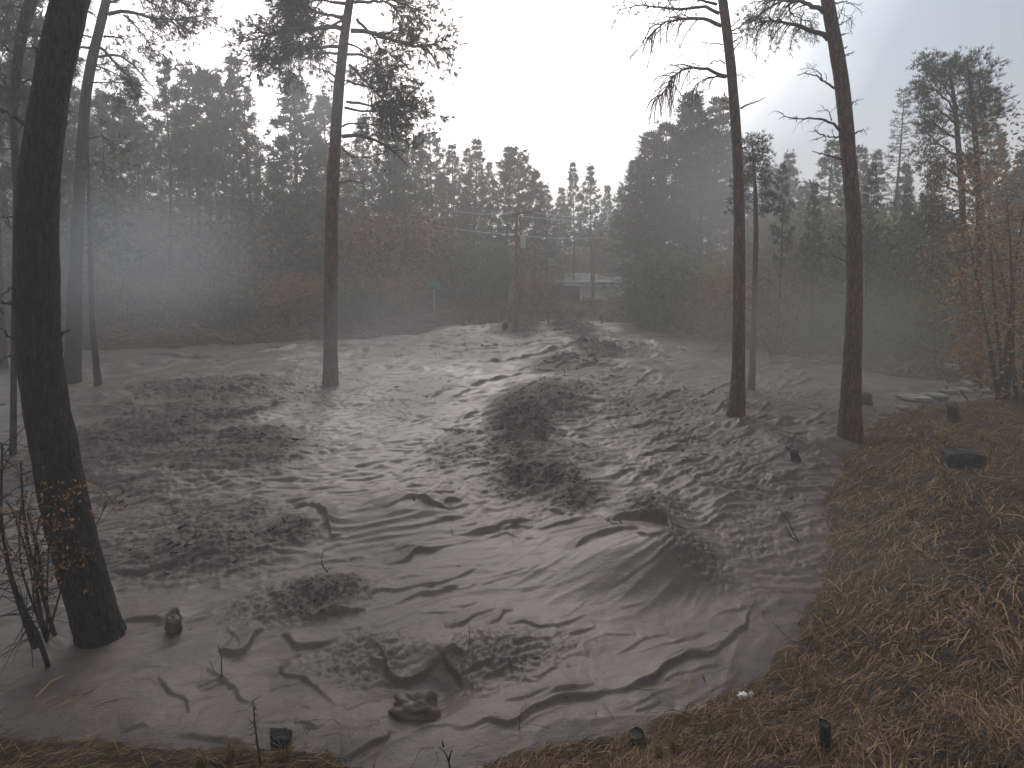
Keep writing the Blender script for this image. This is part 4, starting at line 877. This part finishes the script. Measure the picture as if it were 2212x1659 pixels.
stump(2058, 905, 877, 24, 'squat grey stump among the tangled brown canes on the right bank', 'bark_far', 2, 1)
stump(1785, 1612, 1562, 24, 'slim charred stump post standing in pine straw near the bottom right', 'charred', 3, -4)
stump(1380, 1606, 1584, 34, 'low rounded stump where the mud meets the straw at the bottom', 'bark_far', 4, -6)
stump(1719, 993, 974, 16, 'small dark snapped stub poking out of the grey slope left of the thick reddish trunk', 'charred', 5, -4)
stump(1091, 712, 697, 11, 'tiny dark stub beside the foot of the reddish utility pole', 'charred', 6, 0)
stump(2104, 1000, 984, 9, 'tiny dark stub against the right end of the blocky charred log', 'charred', 8, 0)
stump(1872, 872, 850, 20, 'wide dim stump right behind the thick reddish trunk', 'bark_far', 9, 0)
lump('charred_block', 608, 1606, 44, 32, 'charred', 'black burnt wood block half sunk in mud beside a pale card at the bottom', 'log', 11, .15, .5, jag=.2)
mb = MB(); p = spot(586, 1604); a = at_y(583, 1577, p[1]); mb = MB(); box(mb, p[0]-.02, p[0]+.14, p[1]+.02, p[1]+.035, p[2]-.05, a[2]); o = mb.build('pale_card', M['mudrock'], smooth=False, offset=p); tag(o, 'upright muddy card standing against the black burnt block', 'card')
lump('mud_boulder', 896, 1535, 104, 62, 'mud', 'mud-coated boulder sitting in the pit of the flow', 'boulder', 12, .5, .2, jag=.36, dpt=.7)
lump('mud_covered_snag', 374, 1364, 36, 40, 'mud', 'small upright hood of mud around a snag right of the thick blackened trunk', 'snag', 13, .15, .2, jag=.25, dpt=.6)
lump('litter_scrap', 1605, 1506, 21, 10, 'litter', 'crumpled white scrap on the straw edge, larger of two', 'litter', 14, .1, .1, jag=.5, group='white scraps')
lump('litter_scrap', 1622, 1502, 13, 8, 'litter', 'smaller crumpled white scrap just right of the larger one', 'litter', 15, .1, .1, jag=.5, group='white scraps')
for i, (px, py, w, h) in enumerate([(2020,858,42,10),(2048,848,30,9),(2078,846,34,10),(2098,838,26,14),(1975,862,60,9),(2085,828,22,8),(1948,884,26,8),(2140,850,30,12)]):
    lump('flat_stone', px, py, w, h, 'stone', f'pale flat stone in the dim clearing, {ORD[i]} of the scatter', 'stone', 30+i, .2, .5, group='pale slabs in the clearing', jag=.2)
p = spot(2052, 800); R_ = empty('picket_panel', p, 'pale leaning board panel in the dim clearing at the right', 'fence panel'); q0 = at_y(2040, 783, p[1])-p
for i in range(6):
    mb = MB(); x = q0[0]+i*.085*p[1]/18; box(mb, x, x+.07, -.01, .01, -.05, q0[2]-.02*i); mb.build('board', M['boards'], R_, smooth=False)
mb = MB(); box(mb, q0[0], q0[0]+.6, .012, .035, .12, .17); mb.build('rail', M['boards'], R_, smooth=False)

# ------------------------------------------------------------------ dead stalks, saplings, tufts
def stalk(paths, w, m, label, name='dead_stalk', cat='twig', group=None, fuzz=0, seed=0, base=None):
    b0 = spot(*(base or paths[0][-1])); Yd = b0[1]; mb = MB(); rng = np.random.RandomState(seed)
    for i, pts in enumerate(paths):
        P = np.array([at_y(x, y, Yd) for x, y in pts]); P[:, 1] += np.linspace(rng.normal()*.1, 0, len(P)); P, s = resample(P, 12)
        tube(mb, P, np.linspace(w*.35, w, 12), 5, .2, rng)
        for q in range(fuzz):
            j = rng.randint(0, 9); d = rng.normal(size=3); d /= np.linalg.norm(d); tube(mb, np.array([P[j], P[j]+d*.04, P[j]+d*.07+[0, 0, .015]]), [w*.4, w*.3, w*.15], 3, cap=False)
    o = mb.build(name, M[m], offset=b0); return tag(o, label, cat, group)
stalk([[(529,1543),(535,1560),(541,1576),(551,1610),(564,1657)]], .012, 'twig', 'dark crooked dead stalk between the yellow grass tufts', fuzz=16, seed=1)
stalk([[(949,1606),(958,1613),(965,1625),(970,1643),(973,1664)],[(977,1618),(972,1630),(970,1643)],[(955,1600),(958,1613)]], .010, 'twig', 'thin forked dark twig at the bottom edge standing in mud', seed=2)
stalk([[(1694,1106),(1704,1122),(1714,1142),(1718,1158),(1728,1172)],[(1703,1152),(1706,1160),(1718,1165)],[(1726,1138),(1716,1141),(1710,1140)],[(1702,1140),(1706,1150),(1710,1158)]], .014, 'twig', 'dark bent dead sapling sticking up from the grey slope right of the foamy wave', seed=3)
stalk([[(1130,1520),(1126,1540),(1121,1574)],[(1136,1520),(1134,1550)]], .006, 'grass_dry', 'pale dry grass blade standing in the mud at lower centre', 'dry_grass', 'grass', seed=4)
stalk([[(829,1618),(818,1628),(809,1645),(806,1662)]], .007, 'grass_dry', 'bent pale grass blade at the bottom edge left of the forked twig', 'dry_grass', 'grass', seed=5)
stalk([[(1013,1330),(1014,1360),(1015,1391)]], .006, 'grass_dry', 'upright thin pale stem amid the smooth flow', 'dry_grass', 'grass', seed=6)
stalk([[(1856,990),(1857,1020),(1858,1035)]], .008, 'twig', 'thin dark twig on the bank right under the thick reddish trunk', seed=7)
stalk([[(470,1395),(478,1420),(478,1455),(480,1462)],[(440,1440),(455,1460),(480,1480),(500,1500)],[(505,1470),(497,1486),(500,1500)]], .010, 'mudrock', 'muddy bent snag poking from the flow below the hood of mud', seed=8)
stalk([[(700,1186),(694,1205),(696,1222),(708,1236)],[(716,1224),(708,1232),(700,1240)]], .010, 'mudrock', 'small muddy twig rising above the crinkled debris clump', seed=9)
stalk([[(1316,1124),(1320,1134),(1345,1133)],[(1337,1126),(1345,1133)]], .016, 'charred', 'black broken twig on the crest of the long smooth wave', seed=10)
def tuft_thing(px, py, n, L, m, label, seed, name='grass_tuft', group=None, w=.006):
    b0 = spot(px, py); rng = np.random.RandomState(seed); mb = MB()
    for i in range(n):
        a = rng.rand()*6.28; l = L*(.5+.6*rng.rand()); o_ = .35+.6*rng.rand(); P = b0+np.array([[.03*rng.normal(), .03*rng.normal(), -.02], [math.cos(a)*l*.25*o_, math.sin(a)*l*.25*o_, l*.6], [math.cos(a)*l*.7*o_, math.sin(a)*l*.7*o_, l*(.95-.3*o_)]])
        tube(mb, P, [w*.6, w*.5, w*.15], 3, cap=False)
    o = mb.build(name, M[m], offset=b0); return tag(o, label, 'grass', group)
for i, (px, py, L, lb) in enumerate([(500,1648,.26,'yellow grass tuft left of the dark crooked stalk at the bottom'),(615,1652,.30,'spiky yellow grass tuft right of the dark crooked stalk'),(437,1658,.18,'smallest yellow grass tuft near the bottom, left of the others'),(1425,1640,.2,'dry tan tuft beside the low rounded stump'),(2040,1034,.28,'tall tangle of tan canes beside the blocky charred log'),(2040,960,.6,'tan cane clump behind the blocky charred log'),(1990,950,.4,'thin tan cane clump left of the squat grey stump'),(1450,1625,.22,'straw-coloured tuft right of the low rounded stump'),(2120,960,.5,'dim tan cane clump right of the squat grey stump')]):
    tuft_thing(px, py, 46, L, 'grass_dry', lb, 50+i)
# burnt saplings at the left edge
for i, (paths, lb, sd_) in enumerate([([[(45,1000),(50,1100),(62,1190),(95,1290),(118,1372)],[(60,1110),(75,1160),(88,1220),(92,1280)]], 'burnt leaning sapling left of the thick blackened trunk, its foot nearest that trunk', 1),
    ([[(-10,1060),(10,1180),(30,1270),(60,1330),(88,1385),(104,1440)],[(52,1310),(60,1350),(78,1400)]], 'burnt crooked sapling at the left edge with a bend near its foot', 2),
    ([[(5,960),(2,1100),(10,1200),(30,1280),(70,1395)]], 'thinnest burnt sapling at the left edge behind the crooked one', 3)]):
    b0 = spot(*paths[0][-1]); R_ = empty('burnt_sapling', b0, lb, 'sapling', 'burnt saplings left of the big trunk'); rng = np.random.RandomState(sd_); mb = MB(); lf = MB(); C = []
    for pts in paths:
        P = np.array([at_y(x, y, b0[1]) for x, y in pts]); P, s = resample(P, 16); tube(mb, P, np.linspace(.010, .026 if i < 2 else .016, 16), 7, .2, rng)
        for q in range(26):
            j = rng.randint(0, 12); d = rng.normal(size=3)*[1, .7, .6]+[.2, 0, .1]; d /= np.linalg.norm(d); l = .22+.4*rng.rand(); m1 = P[j]+d*l*.5; e = P[j]+d*l+[0, 0, -.08+.1*rng.rand()]
            tube(mb, np.array([P[j], m1, e]), [.006, .004, .002], 4, cap=False)
            if P[j][2] > b0[2]+.7:
                for _ in range(5): C.append(e+rng.normal(size=3)*.07)
    mb.build('stem', M['charred'], R_, offset=b0); leaves(lf, np.array(C), .022, rng); lf.build('foliage', M['leaf_brown'], R_, offset=b0)
# brown oak twig hanging leaves across the big trunk
b0 = spot(60, 1420); R_ = empty('oak_shrub', b0, 'low shrub with curled tan leaves in front of the thick blackened trunk, left', 'shrub'); mb = MB(); lf = MB(); rng = np.random.RandomState(4); C = []
for pts in ([(60,1420),(40,1250),(60,1120),(120,1060),(160,1055)],[(60,1420),(30,1200),(10,1080),(-10,1040)],[(60,1420),(70,1240),(90,1120),(150,1070)],[(60,1420),(20,1240),(40,1100),(80,1050)],[(60,1420),(90,1280),(150,1180),(175,1110)],[(60,1420),(40,1300),(70,1200),(140,1190)]):
    P = np.array([at_y(x, y, b0[1]-.25) for x, y in pts]); P[:, 1] += np.linspace(.25, rng.normal()*.15, len(P)); P, s = resample(P, 14); tube(mb, P, np.linspace(.014, .004, 14), 5, .1, rng)
    for q in range(26):
        j = rng.randint(6, 14); d = rng.normal(size=3)*.6; e = P[j]+d*.2; tube(mb, np.array([P[j], P[j]+d*.1, e]), [.004, .003, .0015], 3, cap=False); C += [e+rng.normal(size=3)*.03 for _ in range(3)]
mb.build('stems', M['twig'], R_, offset=b0); leaves(lf, np.array(C), .022, rng); lf.build('foliage', M['leaf_brown'], R_, offset=b0)

# ------------------------------------------------------------------ loose stuff nobody could count
def straw_mesh(n, rmin, rmax, az0, az1, L, w, seed, ok, tone=(0, 1), lift=.03, steep=.25, flow=None):
    rng = np.random.RandomState(seed); r = rmin*(rmax/rmin)**rng.rand(n); a = np.radians(az0+(az1-az0)*rng.rand(n)); x = r*np.sin(a); y = r*np.cos(a)
    s = edge_sd(x, y); k = ok(x, y, s, rng); x, y, s, r = x[k], y[k], s[k], r[k]; m = len(x); z = ground_z(x, y, s)
    k2 = s > -.3; z = np.where(k2 & (r > 2.6) & (r < 60), np.maximum(z, mud_z(x, y)), z)
    cl = perlin(x*1.3, y*1.3, 90); th = (flow if flow is not None else 0)+rng.normal(size=m)*.42+cl*.9+rng.randint(0, 2, m)*math.pi
    th = np.where(rng.rand(m) < .15, rng.rand(m)*6.28, th)
    l = L*(.4+.9*rng.rand(m)); d = np.stack([np.cos(th), np.sin(th), np.zeros(m)], 1); sd_ = np.stack([-d[:, 1], d[:, 0], np.zeros(m)], 1)
    P0 = np.stack([x, y, z+rng.rand(m)*lift], 1); bend = rng.normal(size=m)*.22; up = np.abs(rng.normal(size=m))*steep
    def gz_(P): return ground_z(P[:, 0], P[:, 1])
    P1 = P0+d*(l*.5)[:, None]+sd_*(bend*l*.5)[:, None]*.3; P2 = P0+d*l[:, None]+sd_*(bend*l)[:, None]
    g1 = gz_(P1); g2 = gz_(P2); g1 = np.where(g1 < z-.15, z, g1); g2 = np.where(g2 < z-.15, z, g2)
    P1[:, 2] = g1+rng.rand(m)*lift+up*l*.5+.006; P2[:, 2] = g2+up*l*.8*rng.rand(m)+.004
    ww = (w*(.6+.8*rng.rand(m)))[:, None]; upv = np.array([0, 0, 1.])
    tilt = rng.normal(size=(m, 1))*.6; sv = sd_+upv*tilt; sv /= np.linalg.norm(sv, axis=1)[:, None]
    V = np.stack([P0-sv*ww*.5, P0+sv*ww*.5, P1+sv*ww*.5, P1-sv*ww*.5, P2+sv*ww*.2, P2-sv*ww*.2], 1).reshape(-1, 3)
    b_ = np.arange(m)[:, None]*6; F = np.concatenate([b_+[[0, 1, 2, 3]], b_+[[3, 2, 4, 5]]])
    t = np.clip(tone[0]+(tone[1]-tone[0])*(rng.rand(m)**3.2)+.25*cl, 0, 1); return V, F, np.repeat(t, 6)
mb = MB()
for (n, r0, r1, L, w, seed, dens) in ((190000, 2.4, 8, .24, .0048, 1, 1), (110000, 7, 22, .34, .010, 2, 1)):
    V, F, t = straw_mesh(n, r0, r1, -48, 52, L, w, seed, lambda x, y, s, rng: ((s < .10) | ((s < .6) & (rng.rand(len(x)) < .10))) & (rng.rand(len(x)) < np.clip(.6+1.0*perlin(x*.8, y*.8, 91)+.3, .2, 1)*np.clip((-s+.15)*4, .25, 1)), flow=math.radians(38))
    mb.add(V, F, t)
o = mb.build('pine_straw', M['straw'], tones=True); tag(o, kind='stuff', label='tangled brown pine needles and dry grass covering the banks'); o['category'] = 'ground cover'
mb = MB()
V, F, t = straw_mesh(7000, 2.4, 13, -50, 52, .05, .022, 5, lambda x, y, s, rng: (s < -.1), lift=.02, steep=.5, tone=(.1, .9)); mb.add(V, F, t)
V, F, t = straw_mesh(22000, 22, 60, -50, 52, .6, .05, 6, lambda x, y, s, rng: (s < -.1), lift=.1, steep=.7, tone=(.1, .9)); mb.add(V, F, t)
o = mb.build('leaf_litter', M['straw'], tones=True); tag(o, kind='stuff', label='dry leaves and weeds scattered over the banks'); o['category'] = 'ground cover'
# burnt debris riding on the mud: chips, bark and twigs where the flow is rough
rng = np.random.RandomState(77); n = 420000; r = 3.2*(55/3.2)**rng.rand(n); a = np.radians(-46+92*rng.rand(n)); x = r*np.sin(a); y = r*np.cos(a)
i = np.clip(np.round((np.log(r)-_lr[0])/(_lr[-1]-_lr[0])*(nr-1)), 0, nr-1).astype(int); j = np.clip(np.round((a-_az[0])/(_az[-1]-_az[0])*(nc-1)), 0, nc-1).astype(int)
dn = np.clip(RM[i, j]*4-.12, 0, .6)*np.interp(r, [6, 10], [.45, 1])*(perlin(x*1.2, y*1.2, 95)+.35).clip(0, 1)+.0004; k = (rng.rand(n) < dn) & (S[i, j] > .05); x, y, r, i, j = x[k], y[k], r[k], i[k], j[k]; m = len(x); z = Zm[i, j]
mb = MB(); d = rng.normal(size=(m, 3))*[1, 1, .35]; d /= np.linalg.norm(d, axis=1)[:, None]; l = (.008+.0030*r)*(.3+1.5*rng.rand(m)**4); w_ = l*(.12+.3*rng.rand(m)**2)
sv = np.cross(d, rng.normal(size=(m, 3))); sv /= np.linalg.norm(sv, axis=1)[:, None]; nv = np.cross(d, sv); P = np.stack([x, y, z+.15*l], 1); l = l[:, None]; w_ = w_[:, None]
V = np.stack([P-d*l+sv*w_, P-d*l-sv*w_, P-d*l*.8+nv*w_, P+d*l+sv*w_*.6, P+d*l-sv*w_*.6, P+d*l*.9+nv*w_*.7], 1).reshape(-1, 3); b_ = np.arange(m)[:, None]*6
mb.add(V, {4: np.concatenate([b_+[[0, 3, 4, 1]], b_+[[1, 4, 5, 2]], b_+[[2, 5, 3, 0]]]), 3: np.concatenate([b_+[[0, 1, 2]], b_+[[3, 5, 4]]])})
o = mb.build('flood_debris', M['charred'], smooth=False); tag(o, kind='stuff', label='burnt chips, bark and twigs carried on the mud'); o['category'] = 'debris'

# ------------------------------------------------------------------ haze, and added veils standing in for lens blur
def vol(name, dens, col, aniso, mesh, label, noise=None):
    m = bpy.data.materials.new(name); m.use_nodes = True; nt = m.node_tree; nt.nodes.remove(nt.nodes['Principled BSDF'])
    pv = N(nt, 'ShaderNodeVolumePrincipled'); pv.inputs['Color'].default_value = (*col, 1); pv.inputs['Density'].default_value = dens; pv.inputs['Anisotropy'].default_value = aniso
    nt.links.new(pv.outputs[0], nt.nodes['Material Output'].inputs['Volume'])
    if noise:
        tc = N(nt, 'ShaderNodeTexCoord'); ln = N(nt, 'ShaderNodeVectorMath', operation='LENGTH'); nt.links.new(tc.outputs['Object'], ln.inputs[0])
        mr = N(nt, 'ShaderNodeMapRange', interpolation_type='SMOOTHERSTEP'); mr.inputs['From Min'].default_value = 1.0; mr.inputs['From Max'].default_value = .1; mr.inputs['To Max'].default_value = dens
        nt.links.new(ln.outputs['Value'], mr.inputs['Value']); nt.links.new(mr.outputs[0], pv.inputs['Density'])
    mesh.materials.append(m); o = bpy.data.objects.new(name, mesh); scn.collection.objects.link(o); tag(o, kind='stuff', label=label); return o
HAZE = 0.0055
mb = MB(); box(mb, -205, 205, -205, 205, -4, 34); V = np.concatenate(mb.v); me = mesh_np('haze', V, mb.f, False)
vol('haze', HAZE, (1.0, .99, .97), .35, me, 'thin grey haze in the air')

def added_veil(px, py, Yd, rx, ry, rz, dens, col, label):  # added soft volume standing in for pale and murky wet-lens blurs
    c = at_y(px, py, Yd); n, k = 16, 24; th = np.linspace(.02, math.pi-.02, n); ph = np.arange(k)*2*math.pi/k; T_, P_ = np.meshgrid(th, ph, indexing='ij')
    V = np.stack([np.sin(T_)*np.cos(P_), np.sin(T_)*np.sin(P_), np.cos(T_)], -1).reshape(-1, 3); i = np.arange(n-1)[:, None]*k; j = np.arange(k)[None, :]
    F = np.stack([i+j, i+k+j, i+k+(j+1) % k, i+(j+1) % k], -1).reshape(-1, 4)
    caps = {4: F}
    me = mesh_np('added_veil', V, [F, np.arange(k)[None, :], (np.arange(k)[::-1]+(n-1)*k)[None, :]])
    o = vol('added_veil', dens, col, .1, me, label, noise=True); o.location = [float(v) for v in c]; o.scale = (rx, ry, rz)
added_veil(300, 560, 17, 5.4, 3.6, 3.4, .085, (.78,.84,.90), 'added pale veil for wet-lens blur left of the tall ponderosa')
added_veil(850, 800, 11, 2.5, 1.9, 3.1, .17, (.60,.60,.60), 'added grey veil for lens droplets over the middle of the flow')
added_veil(1760, 740, 17, 7, 3.0, 3.4, .12, (.44,.44,.41), 'added dim veil for lens blur between the two trunks on the right')

added_veil(700, 180, 19, 3.2, 3.0, 3.2, .10, (.95,.97,1.0), 'added bright veil for lens flare in the crown of the tall ponderosa')  # added volume imitating the whitening of lens flare
added_veil(1600, 450, 30, 6.5, 4.0, 6, .05, (.88,.90,.92), 'added pale veil before the dense clump right of the building')
added_veil(1840, 1240, 7, 2.0, 1.6, 1.5, .085, (.42,.36,.30), 'added brownish veil for lens blur low over the straw bank at the right')
